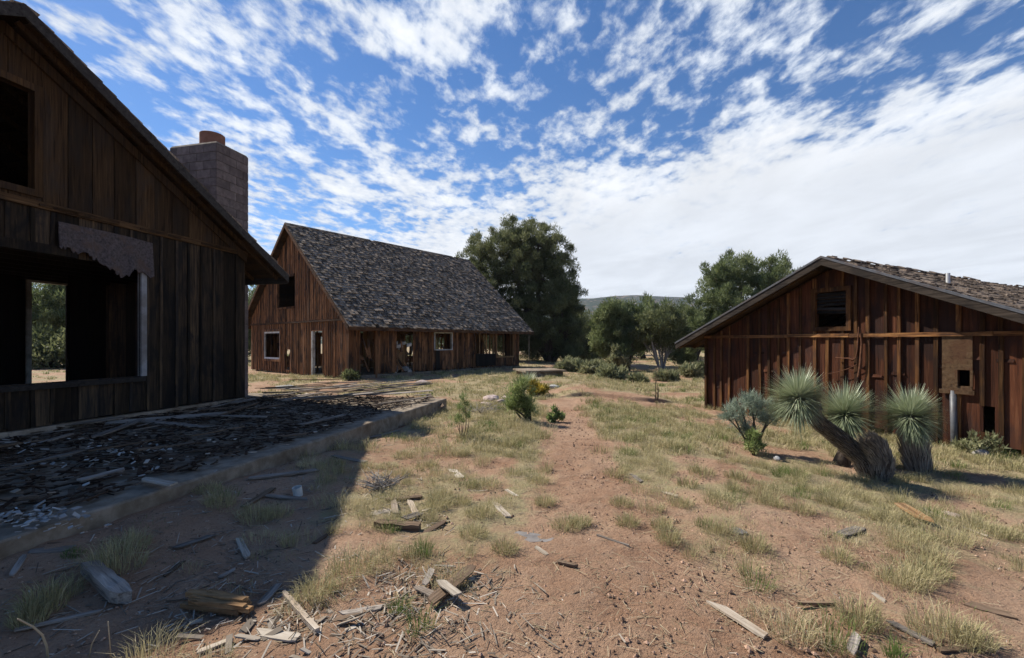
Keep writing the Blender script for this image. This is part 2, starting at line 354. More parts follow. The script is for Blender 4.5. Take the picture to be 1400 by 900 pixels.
# ------------------------------------------------------------------ ground sheet
PATH = [G(*p) for p in ((870, 960), (848, 900), (832, 800), (808, 700), (786, 620), (774, 575), (768, 548))]
def path_dist(x, y):
    x = np.asarray(x, float); y = np.asarray(y, float); d = np.full(np.broadcast(x, y).shape, 1e9)
    pts = [(PATH[0].x+0.2, -3)]+[(p.x, p.y) for p in PATH]
    for (ax, ay), (bx, by) in zip(pts[:-1], pts[1:]):
        t = np.clip(((x-ax)*(bx-ax)+(y-ay)*(by-ay))/((bx-ax)**2+(by-ay)**2), 0, 1)
        d = np.minimum(d, np.hypot(x-ax-t*(bx-ax), y-ay-t*(by-ay)))
    return d
def veg(x, y):
    x = np.asarray(x, float); y = np.asarray(y, float)
    n = fbm(x*0.8+11, y*0.8+3, 5, 4); n2 = fbm(x*0.25+2, y*0.25+9, 8, 3)
    d = path_dist(x, y)
    v = ss(0.33, 0.56, n*0.65+n2*0.35)
    v = np.maximum(v, 0.80*ss(4.5, 8.0, y)*ss(0.30, 0.62, n))
    v = v*ss(0.30, 0.75+0.25*ss(5, 2, y), d)
    v = v*(0.25+0.75*ss(2.2, 5.2, y-0.18*np.abs(x-0.6)))
    road = ss(1.1, 0.3, np.abs(y-12.6-0.08*(x-3)))*ss(0.2, 1.2, x)*ss(12, 7, x)
    v = v*(1-0.85*road*ss(0.2, 0.5, n))
    edge = -1.6+0.238*(y-10.9)
    v = v*np.where(x < edge+0.1, np.where(y < 11.2, 0.0, 1.0), 1.0)
    v = v*(1-0.6*ss(edge+1.9, edge+0.6, x)*ss(9.5, 7.5, y))
    return np.clip(v, 0, 1)
def make_ground():
    def axis(lo, hi, step, far, gr):
        a = list(np.arange(lo, hi, step)); s = step; p = a[-1]; q_ = a[0]; r = []; l = []
        while p < far: s = min(s*gr, 400); p += s; r.append(p)
        s = step
        while q_ > -far: s = min(s*gr, 400); q_ -= s; l.append(q_)
        return np.array(l[::-1]+a+r)
    xs = axis(-7.0, 9.0, 0.035, 5000, 1.09); ys = axis(1.2, 14.5, 0.035, 5000, 1.07)
    X, Y = np.meshgrid(xs, ys); nx, ny = len(xs), len(ys)
    near = ss(30, 12, np.hypot(X, Y))
    Z = gh(X, Y)+near*((fbm(X*3, Y*3, 21, 4)-0.5)*0.05+(fbm(X*14, Y*14, 31, 3)-0.5)*0.022)
    v = veg(X, Y); Z = Z+near*v*0.012
    co = np.stack([X, Y, Z], -1).reshape(-1, 3)
    i = np.arange((ny-1)*(nx-1)); r, c = i//(nx-1), i % (nx-1); k = r*nx+c
    f = np.stack([k, k+1, k+1+nx, k+nx], -1)
    o = quads_mesh('ground', co, f, None, M['ground']); tag(o, 'red dirt ground with dry litter and a worn footpath', None, None, 'structure')
    at_ = o.data.attributes.new('veg', 'FLOAT', 'POINT'); at_.data.foreach_set('value', v.ravel().astype(np.float32))
    o.data.polygons.foreach_set('use_smooth', np.ones(len(f), bool))
make_ground()

# ------------------------------------------------------------------ hills
def make_hills():
    m, q, b = mat_base('wooded hillside', 0.95, 0.05)
    tc = q.n('ShaderNodeTexCoord'); P = tc.outputs['Object']
    n = q.noise(P, 0.055, 5, 0.7); n2 = q.noise(P, 0.006, 4, 0.6)
    c = q.mix(q.ss(n, 0.34, 0.50), (0.24, 0.165, 0.12), (0.035, 0.048, 0.026))
    c = q.mix(q.math('MULTIPLY', q.ss(n2, 0.5, 0.7), 0.6), c, (0.05, 0.065, 0.035))
    q.l(c, b.inputs['Base Color'])
    bp = q.n('ShaderNodeBump'); bp.inputs['Strength'].default_value = 1; bp.inputs['Distance'].default_value = 9; q.l(n, bp.inputs['Height']); q.l(bp.outputs[0], b.inputs['Normal'])
    xs = np.linspace(-2600, 2600, 240); ys = np.linspace(700, 2600, 120); X, Y = np.meshgrid(xs, ys)
    crest = 128+26*(fbm(X/420+3, Y/900, 41, 3)-0.5)-0.012*(X-300)+14*np.sin(X/310+0.5)
    Z = crest*ss(720, 1450, Y+180*(fbm(X/260, Y/400, 44, 3)-0.5))-2+28*(fbm(X/120, Y/120, 47, 4)-0.5)*ss(750, 1100, Y)*ss(2600, 1700, Y)
    co = np.stack([X, Y, Z], -1).reshape(-1, 3); nx = len(xs); i = np.arange((len(ys)-1)*(nx-1)); k = i//(nx-1)*nx+i % (nx-1)
    o = quads_mesh('hills', co, np.stack([k, k+1, k+1+nx, k+nx], -1), None, m); o['kind'] = 'structure'; o['label'] = 'long low wooded hills on the horizon'
    o.data.polygons.foreach_set('use_smooth', np.ones(len(o.data.polygons), bool))
make_hills()

# ------------------------------------------------------------------ haze
def make_haze():
    mb = MB(); mb.hexa([(-5200, -5200, -3), (5200, -5200, -3), (5200, 5200, -3), (-5200, 5200, -3), (-5200, -5200, 190), (5200, -5200, 190), (5200, 5200, 190), (-5200, 5200, 190)])
    m = bpy.data.materials.new('thin air'); m.use_nodes = True; nt = m.node_tree; nt.nodes.remove(nt.nodes['Principled BSDF'])
    v = nt.nodes.new('ShaderNodeVolumePrincipled'); v.inputs['Color'].default_value = (0.72, 0.82, 1.0, 1); v.inputs['Density'].default_value = 0.00015
    nt.links.new(v.outputs[0], nt.nodes['Material Output'].inputs['Volume'])
    o = mb.build('haze', [m]); o['kind'] = 'stuff'; o['label'] = 'thin bluish haze over the far hills'
make_haze()

# ------------------------------------------------------------------ building helpers
class Plane:
    """upright plane: u runs along d from o, w runs outward"""
    def __init__(s, o, d, out): s.o = V((o[0], o[1], 0)); s.d = V((d[0], d[1], 0)).normalized(); s.n = V((out[0], out[1], 0)).normalized()
    def __call__(s, u, w, z): p = s.o+s.d*u+s.n*w; return V((p.x, p.y, z))
    def off(s, w): return Plane(s.o+s.n*w, s.d, s.n)
    def uz(s, px, py):
        r = V(((px-CX)/F, 1, 0)); t = s.o.dot(s.n)/r.dot(s.n); p = r*t
        return (p-s.o).dot(s.d), EYE+(HY-py)/F*t
    def rect(s, x0, y0, x1, y1):
        """opening from the photograph's left, top, right, bottom edges (heights taken at mid width)"""
        xm = (x0+x1)/2; a = s.uz(x0, y0)[0]; b = s.uz(x1, y0)[0]
        return (min(a, b), max(a, b), s.uz(xm, y1)[1], s.uz(xm, y0)[1])
def board_wall(mb, P, length, z0, ztop, bw, ops, t=0.025, mat=0, gap=0.006, batten=0, bt=0.02, bmat=0, jit=0.004, u0=0.0, skip=0.0, peaks=()):
    cuts = [u0]; 
    while cuts[-1] < u0+length: cuts.append(cuts[-1]+bw*random.uniform(0.8, 1.2))
    cuts[-1] = u0+length
    if len(cuts) > 2 and cuts[-1]-cuts[-2] < bw*0.3: cuts.pop(-2)
    seams = cuts[1:-1]
    ids = {}
    allc = sorted(set(cuts+[e for o in ops for e in o[:2] if u0 < e < u0+length]+[p for p in peaks if u0 < p < u0+length]))
    for a, b in zip(allc[:-1], allc[1:]):
        if b-a < 0.008: continue
        m_ = (a+b)/2
        bid = max(i for i, c in enumerate(cuts) if c <= m_+1e-9)
        rr, jj, lo = ids.setdefault(bid, (random.random(), random.uniform(-jit, jit), random.uniform(0, 0.04) if skip else 0))
        iv = [[z0-0.0+lo*skip, None]]
        for o in ops:
            if o[0] < m_ < o[1]:
                nv = []
                for lo_, hi_ in iv:
                    top = ztop(m_) if hi_ is None else hi_
                    if o[3] <= lo_ or o[2] >= top: nv.append([lo_, hi_]); continue
                    if o[2] > lo_+0.01: nv.append([lo_, o[2]])
                    if o[3] < top-0.01: nv.append([o[3], hi_])
                iv = nv
        ga = gap/2 if any(abs(a-c) < 1e-6 for c in cuts) else 0
        gb = gap/2 if any(abs(b-c) < 1e-6 for c in cuts) else 0
        for lo_, hi_ in iv:
            ta = ztop(a) if hi_ is None else hi_; tb = ztop(b) if hi_ is None else hi_
            if max(ta, tb) <= lo_+0.01: continue
            ta = max(ta, lo_+0.002); tb = max(tb, lo_+0.002)
            A, B = a+ga, b-gb
            mb.hexa([P(A, jj-t, lo_), P(B, jj-t, lo_), P(B, jj, lo_), P(A, jj, lo_), P(A, jj-t, ta), P(B, jj-t, tb), P(B, jj, tb), P(A, jj, ta)], mat, rr)
    if batten:
        for c in seams:
            if random.random() < 0.06: continue
            a, b = c-batten/2*random.uniform(0.8, 1.2), c+batten/2*random.uniform(0.8, 1.2)
            iv = [[z0+random.uniform(0, 0.05), ztop(c)-0.01]]
            for o in ops:
                if o[0]-batten/2 < c < o[1]+batten/2:
                    nv = []
                    for lo_, hi_ in iv:
                        if o[3] <= lo_ or o[2] >= hi_: nv.append([lo_, hi_]); continue
                        if o[2] > lo_+0.03: nv.append([lo_, o[2]])
                        if o[3] < hi_-0.03: nv.append([o[3], hi_])
                    iv = nv
            rr = random.random(); tw = random.uniform(-0.02, 0.02)
            for lo_, hi_ in iv:
                w0 = 0.005
                mb.hexa([P(a+tw, w0, lo_), P(b+tw, w0, lo_), P(b+tw, w0+bt, lo_), P(a+tw, w0+bt, lo_), P(a, w0, hi_), P(b, w0, hi_), P(b, w0+bt, hi_), P(a, w0+bt, hi_)], bmat, rr)
def frame_bars(P, op, w, t, out=0.02, sides='ltrb', mat=0, rnd=None, inner=0.10):
    """list of the four boards of an opening's casing"""
    mb = MB(); a, b, z0, z1 = op
    for s in sides:
        if s == 'l': r = (a-w, a, z0-(w if 'b' in sides else 0), z1+(w if 't' in sides else 0))
        if s == 'r': r = (b, b+w, z0-(w if 'b' in sides else 0), z1+(w if 't' in sides else 0))
        if s == 't': r = (a, b, z1, z1+w)
        if s == 'b': r = (a, b, z0-w, z0)
        u0, u1, y0, y1 = r
        mb.hexa([P(u0, -inner, y0), P(u1, -inner, y0), P(u1, out, y0), P(u0, out, y0), P(u0, -inner, y1), P(u1, -inner, y1), P(u1, out, y1), P(u0, out, y1)], mat, random.random())
    return mb
def shingle_slope(mb, A, along, down, L, H, expo, w, th, mat=0, lack=0.0, rough=0.02, lift=0.0):
    """split shakes in courses laid from the eave up; A = top corner, along = ridge direction, down = direction down the slope"""
    along = V(along).normalized(); down = V(down).normalized(); n = along.cross(down); 
    if n.z < 0: n = -n
    rows = int(H/expo)+1
    for r in range(rows):
        d1 = H-r*expo+0.03
        if d1 < 0.05: continue
        x = -random.random()*w
        while x < L:
            ww = w*random.uniform(0.45, 1.5); x0, x1 = max(x, 0), min(x+ww-0.006, L); x += ww
            if x1-x0 < 0.02 or random.random() < lack: continue
            e = d1+random.uniform(-rough, rough); top = max(e-expo*random.uniform(1.9, 2.3), -0.02)
            l0 = th*random.uniform(0.7, 1.5)+(lift*random.random()**3); l1 = l0+random.uniform(-0.004, 0.006)
            b0 = 0.004
            p = lambda u, d, h: A+along*u+down*d+n*h
            sk = random.uniform(-0.008, 0.008)
            mb.hexa([p(x0+sk, e, b0), p(x1+sk, e+random.uniform(-0.01, 0.01), b0), p(x1, top, -0.008), p(x0, top, -0.008),
                     p(x0+sk, e, b0+l0), p(x1+sk, e, b0+l1), p(x1, top, 0.002), p(x0, top, 0.002)], mat, random.random())
def slope_deck(mb, A, along, down, L, H, th, mat=0):
    along = V(along).normalized(); down = V(down).normalized(); n = along.cross(down)
    if n.z < 0: n = -n
    p = lambda u, d, h: A+along*u+down*d+n*h
    k = 0.0
    while k < H-0.01:
        k2 = min(k+0.2*random.uniform(0.9, 1.1), H)
        mb.hexa([p(0, k+0.004, -th), p(L, k+0.004, -th), p(L, k2, -th), p(0, k2, -th), p(0, k+0.004, -0.005), p(L, k+0.004, -0.005), p(L, k2, -0.005), p(0, k2, -0.005)], mat, random.random())
        k = k2

# ------------------------------------------------------------------ the old house on the left
def near_house():
    W = V((0.2315, 0.9728, 0)); N = V((0.9728, -0.2315, 0)); C = (-6.1, 10.4)
    P = Plane(C, -W, N)                         # u from the far corner towards the camera
    zb = 0.26
    ua = P.off(0.41).uz(32, 7)[0]               # ridge
    ze, zr = 3.25, 6.22; ov = 0.41; ue = -0.87  # eave tip and its height on the rake
    slope = (zr-ze)/(ua-ue)
    zt = lambda u: zr-0.16-abs(u-ua)*slope
    LEN = 2*ua+0.0
    root = thing('ruined_house', 'dark abandoned wooden house with a big glassless window and a block chimney', 'house', (P(ua, -2.5, zb)))
    big = (P.uz(192, 500)[0], P.uz(-263, 500)[0], 1.005, 2.93)
    up = (ua-0.40, ua+0.40, 3.86, 5.25); up = (P.uz(45, 200)[0], ua+0.45, 3.84, 5.27)
    zband = lambda u: 3.02
    mb = MB(); 
    zb1 = P.uz(200, 319)[1]
    board_wall(mb, P, LEN, zb+0.10, lambda u: min(zt(u), zb1), 0.30, [big], 0.03, 0, 0.008, batten=0.05, bt=0.018, bmat=0, skip=1)
    part(mb, 'lower_wall', [M['house']], root)
    mb = MB(); board_wall(mb, P.off(0.012), LEN, zb1+0.10, zt, 0.33, [up], 0.03, 0, 0.012, jit=0.008, peaks=[ua])
    part(mb, 'upper_wall', [M['house_up']], root)
    mb = MB(); mb.hexa([P(-0.03, 0.0, zb1), P(LEN, 0.0, zb1), P(LEN, 0.045, zb1), P(-0.03, 0.045, zb1), P(-0.03, 0, zb1+0.1), P(LEN, 0, zb1+0.1), P(LEN, 0.045, zb1+0.1), P(-0.03, 0.045, zb1+0.1)], 0, 0.7)
    for k in range(9):
        a = random.uniform(0, 6); mb.hexa([P(a, 0.045, zb1+0.02), P(a+0.5, 0.045, zb1+0.03), P(a+0.5, 0.062, zb1+0.03), P(a, 0.062, zb1+0.02), P(a, 0.045, zb1+0.08), P(a+0.5, 0.045, zb1+0.06), P(a+0.5, 0.062, zb1+0.06), P(a, 0.062, zb1+0.08)], 0, random.random())
    part(mb, 'trim_board', [M['htrim']], root)
    mb = MB()                                   # rake board under the roof edge
    for s0, s1 in ((0, ua), (ua, LEN)):
        za, zc = zt(s0), zt(s1); mb.hexa([P(s0, 0.022, za-0.17), P(s1, 0.022, zc-0.17), P(s1, 0.055, zc-0.17), P(s0, 0.055, za-0.17), P(s0, 0.022, za), P(s1, 0.022, zc), P(s1, 0.055, zc), P(s0, 0.055, za)], 0)
    part(mb, 'rake_board', [M['house_up']], root)
    # window openings
    t = thing('window', None, None); t.parent = root; 
    part(frame_bars(P, big, 0.095, 0.05, 0.03, 'l', inner=0.06), 'jamb', [M['greypaint']], t)
    s = MB(); a, b, z0, z1 = big
    s.hexa([P(a-0.06, -0.1, z0-0.09), P(b, -0.1, z0-0.09), P(b, 0.055, z0-0.09), P(a-0.06, 0.055, z0-0.09), P(a-0.06, -0.1, z0), P(b, -0.1, z0), P(b, 0.07, z0-0.02), P(a-0.06, 0.07, z0-0.02)])
    part(s, 'sill', [M['fascia']], t)
    s = MB(); z1b = z1+0.14
    s.hexa([P(a+1.0, -0.1, z1), P(b, -0.1, z1), P(b, 0.05, z1), P(a+1.0, 0.05, z1), P(a+1.0, -0.1, z1b), P(b, -0.1, z1b), P(b, 0.05, z1b), P(a+1.0, 0.05, z1b)])
    part(s, 'lintel', [M['house']], t)
    t = thing('window', None, None); t.parent = root
    part(frame_bars(P, up, 0.10, 0.05, 0.045, 'lrtb'), 'frame', [M['trim']], t)
    # torn sheathing that hangs over the window head
    pts_t = [(80, 303), (112, 310), (150, 318), (180, 325), (208, 333)]
    pts_b = [(80, 338), (86, 341), (92, 338), (98, 343), (106, 347), (112, 345), (120, 352), (128, 357), (134, 356), (141, 364), (148, 370), (155, 371), (160, 376), (168, 380), (175, 379), (178, 372), (183, 370), (190, 376), (197, 374), (203, 380), (208, 378)]
    mb = MB(); Pt = P.off(0.058)
    import bisect
    rag = []
    for (x0, y0), (x1, y1) in zip(pts_b[:-1], pts_b[1:]):
        for f in (0.0, 0.33, 0.66): rag.append((x0+(x1-x0)*f, y0+(y1-y0)*f+(random.uniform(-4.0, 2.0) if f else random.uniform(-1.5, 1.5))))
    pts_b = rag+[pts_b[-1]]
    xs = [p[0] for p in pts_b]
    for i in range(len(pts_b)-1):
        q = []
        for x in (xs[i], xs[i+1]):
            u, zbm = Pt.uz(x, pts_b[xs.index(x)][1]); j = max(0, min(len(pts_t)-2, bisect.bisect([p[0] for p in pts_t], x)-1))
            f = (x-pts_t[j][0])/(pts_t[j+1][0]-pts_t[j][0]); ty = pts_t[j][1]+f*(pts_t[j+1][1]-pts_t[j][1])
            q.append((u, zbm, Pt.uz(x, ty)[1]))
        (a0, b0, t0), (a1, b1, t1) = q; c0 = 0.02+0.025*math.sin(i*0.45); c1 = 0.02+0.025*math.sin((i+1)*0.45)
        mb.hexa([Pt(a0, -0.006+c0, b0), Pt(a1, -0.006+c1, b1), Pt(a1, 0.012+c1, b1), Pt(a0, 0.012+c0, b0), Pt(a0, -0.006, t0), Pt(a1, -0.006, t1), Pt(a1, 0.012, t1), Pt(a0, 0.012, t0)], 0, 0.5)
    o = part(mb, 'torn_sheet', [M['felt']], root); o['label'] = 'torn grey sheathing sheet with a ragged lower edge'
    # footing
    mb = MB(); k = 0
    while k < LEN:
        k2 = k+random.uniform(0.3, 0.8); w = 0.05+random.uniform(-0.015, 0.02)
        mb.hexa([P(k, -0.1, 0.0), P(k2, -0.1, 0.0), P(k2, w, 0.0), P(k, w, 0.0), P(k, -0.1, zb+0.1), P(k2, -0.1, zb+0.1), P(k2, w-0.02, zb+0.085), P(k, w-0.02, zb+0.095)]); k = k2
    part(mb, 'footing', [M['concrete']], root)
    # roof: ridge runs back along -N
    rl = 6.4
    rf = MB(); dk = MB()
    up_ = V((0, 0, 1))
    rp = Plane(P(0, ov, 0), -W, N)
    for sgn in (1, -1):
        d = (W*sgn - up_*slope).normalized(); top = rp(ua, 0, zr)
        H = (ua-ue)*math.sqrt(1+slope*slope)
        slope_deck(dk, top-N*rl, N, d, rl, H, 0.06)
        shingle_slope(rf, top-N*rl, N, d, rl+0.03, H, 0.24, 0.17, 0.022, 0, 0.03, 0.02, 0.03)
    roof = part(dk, 'roof', [M['house_up']], root)
    o = part(rf, 'shingles', [M['shake']], roof); o.location = (0, 0, 0)
    mb = MB()
    for sgn in (1, -1):
        d = (W*sgn - up_*slope).normalized(); top = rp(ua, 0, zr); H = (ua-ue)*math.sqrt(1+slope*slope)
        n = V((0, 0, 1))
        a, b = top-N*0.0, top+d*H
        mb.hexa([a+V((0,0,-0.17)), b+V((0,0,-0.17)), b+N*0.04+V((0,0,-0.17)), a+N*0.04+V((0,0,-0.17)), a+V((0,0,0.0)), b, b+N*0.04, a+N*0.04], 0, 0.5)
        e0 = b-N*rl; mb.hexa([e0+V((0,0,-0.18)), b+V((0,0,-0.18)), b+d*0.035+V((0,0,-0.18)), e0+d*0.035+V((0,0,-0.18)), e0, b, b+d*0.035, e0+d*0.035], 0, 0.4)
    part(mb, 'fascia', [M['fascia']], roof)
    mb = MB()                                   # rafters that show under the broken eave
    for k in range(9):
        d = (W - up_*slope).normalized(); H = (ua-ue)*math.sqrt(1+slope*slope); t0 = rp(ua, -0.25-k*0.7, zr-0.07)
        mb = MB(); mb.bar(t0+d*0.1, t0+d*(H-0.05), 0.045, 0.14, 0); part(mb, 'rafter', [M['house_up']], roof)
    # the other walls
    D = 4.6
    back = Plane(P(0, -D, 0), -W, -N)
    dz = EYE+(HY-388)/F*9.9
    bp = Plane(P(0, -D, 0), -W, N)
    op = (bp.uz(91, 400)[0], bp.uz(42, 400)[0], zb, bp.uz(66, 388)[1])
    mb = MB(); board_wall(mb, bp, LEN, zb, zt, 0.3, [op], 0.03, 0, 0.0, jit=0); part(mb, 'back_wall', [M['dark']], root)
    dr = thing('doorway', None, None); dr.parent = root
    part(frame_bars(bp, op, 0.09, 0.05, 0.04, 'rt', inner=0.06), 'frame', [M['white']], dr)
    for u in (0.0, LEN):
        sp = Plane(P(u, -D, 0), N, -W if u > 1 else W)
        mb = MB(); board_wall(mb, sp, D, zb, lambda _: ze+0.15, 0.3, [], 0.03, 0, 0.004); part(mb, 'side_wall', [M['house']], root)
    mb = MB()                                   # inner partitions seen in the gloom
    q = Plane(P(0, -2.6, 0), -W, N); a = q.uz(96, 450)[0]; b = q.uz(145, 450)[0]
    board_wall(mb, Plane(q(b, 0, 0), -W, N), a-b, zb, lambda u: 3.3, 0.4, [], 0.05, 0, 0)
    q2 = Plane(P(0, -3.6, 0), -W, N); a2 = q2.uz(28, 450)[0]
    board_wall(mb, Plane(q2(a2, 0, 0), -W, N), 3.0, zb, lambda u: 3.3, 0.4, [], 0.05, 0, 0)
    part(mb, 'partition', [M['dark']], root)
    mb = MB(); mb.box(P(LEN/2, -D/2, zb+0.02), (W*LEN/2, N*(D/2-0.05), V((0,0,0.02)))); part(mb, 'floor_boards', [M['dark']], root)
    mb = MB()
    for k in range(8): mb.bar(P(0.3, -0.3-k*0.55, 3.06), P(LEN-0.3, -0.3-k*0.55, 3.06), 0.05, 0.16)
    mb.box(P(LEN/2, -D/2, 3.2), (W*(LEN/2-0.4), N*(D/2-0.1), V((0,0,0.015))))
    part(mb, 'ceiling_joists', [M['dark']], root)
    # chimney of concrete blocks on the far side
    ch = thing('chimney', None, None, (0,0,0)); ch.parent = root
    a_ = 1.02
    Q = Plane(P(0, -a_/1.028, 0), W, N)
    uA = Q.uz(296, 250)[0]; uB = Q.uz(339.5, 250)[0]; w = 1.38; zc = EYE+(HY-196)/F*10.85
    mb = MB(); rows = int((zc-0.05)/0.2); hh = zc/rows
    for r in range(rows):
        z0 = r*hh
        for fc in range(2):
            x = -0.2*(r % 2)-0.02
            span = (uB-uA) if fc == 0 else w
            while x < span:
                x0, x1 = max(x, 0), min(x+0.4, span); x += 0.4
                if x1-x0 < 0.03: continue
                g = 0.006; rr = random.random()
                if fc == 0: f = lambda u, k, z: Q(uA+u, -0.09+k, z)
                else: f = lambda u, k, z: Q(uA+0.09-k, -u, z)
                mb.hexa([f(x0+g, 0, z0+g), f(x1-g, 0, z0+g), f(x1-g, 0.095, z0+g), f(x0+g, 0.095, z0+g), f(x0+g, 0, z0+hh-g), f(x1-g, 0, z0+hh-g), f(x1-g, 0.095, z0+hh-g), f(x0+g, 0.095, z0+hh-g)], 0, rr)
    mb.hexa([Q(uA+0.012, -0.012, 0), Q(uB-0.012, -0.012, 0), Q(uB-0.012, -w, 0), Q(uA+0.012, -w, 0), Q(uA+0.012, -0.012, zc-0.01), Q(uB-0.012, -0.012, zc-0.01), Q(uB-0.012, -w, zc-0.01), Q(uA+0.012, -w, zc-0.01)], 1)
    mb.hexa([Q(uA+0.0, 0, zc), Q(uB, 0, zc), Q(uB, -w, zc), Q(uA, -w, zc), Q(uA+0.03, -0.03, zc+0.05), Q(uB-0.03, -0.03, zc+0.05), Q(uB-0.03, -w+0.03, zc+0.05), Q(uA+0.03, -w+0.03, zc+0.05)], 2)
    part(mb, 'blocks', [M['block'], M['mortar'], M['concrete']], ch)
    mb = MB(); c = Q((uA+uB)/2, -0.62, 0); n = 20
    for k in range(n):
        a0, a1 = 2*math.pi*k/n, 2*math.pi*(k+1)/n; ro, ri = 0.275, 0.235
        f = lambda a, r, z: V((c.x+math.cos(a)*r, c.y+math.sin(a)*r, z))
        mb.hexa([f(a0, ri, zc), f(a1, ri, zc), f(a1, ro, zc), f(a0, ro, zc), f(a0, ri, zc+0.44), f(a1, ri, zc+0.44), f(a1, ro, zc+0.44), f(a0, ro, zc+0.44)], 0, 0.5)
    part(mb, 'flue', [M['clay']], ch)
    return P
NH = near_house()

# ------------------------------------------------------------------ slab in front of it
W = V((0.2315, 0.9728, 0)); N = V((0.9728, -0.2315, 0))
SL_END = V((-1.58, 10.95, 0))
def slab():
    mb = MB(); th = 0.26; wid = 4.62; L = 16.0
    n = 180; ks = [L*i/n for i in range(n+1)]
    es = [0.02*(float(fbm(i*0.35, 2.0, 71, 3))-0.5)-0.05*max(0.0, float(vnoise(i*0.6, 9.0, 5))-0.72) for i in range(n+1)]; cs = [0.012+0.05*max(0.0, float(vnoise(i*0.45, 3.3, 9))-0.55) for i in range(n+1)]
    vs, fs = [], []
    for k, e, c in zip(ks, es, cs):
        a = SL_END-W*k
        vs += [a+N*(e+0.01)-V((0, 0, 0.05)), a+N*e+V((0, 0, th-c*1.2)), a+N*(e-c*1.3)+V((0, 0, th)), a-N*0.4+V((0, 0, th+0.004*math.sin(k*3)))]
    for i in range(n):
        for j in range(3): fs.append((i*4+j, i*4+4+j, i*4+5+j, i*4+1+j))
    fs.append((0, 1, 2, 3)); mb.add(vs, fs, 0, 0.5)
    a = SL_END-N*0.395; b = SL_END-W*L-N*0.395
    mb.hexa([a, b, b-N*(wid-0.395), a-N*(wid-0.395)]+[p+V((0,0,th-0.006)) for p in (a, b, b-N*(wid-0.395), a-N*(wid-0.395))], 0, 0.35)
    # beyond the corner of the house
    a = SL_END-N*wid; mb.hexa([a, a-W*1.2, a-W*1.2-N*1.2, a-N*1.2]+[p+V((0,0,th-0.006)) for p in (a, a-W*1.2, a-W*1.2-N*1.2, a-N*1.2)], 0, 0.35)
    o = mb.build('porch_slab', [M['concrete']], None, False, (SL_END.x, SL_END.y, 0))
    tag(o, 'raised concrete porch slab covered in litter beside the old house', 'slab')
slab()

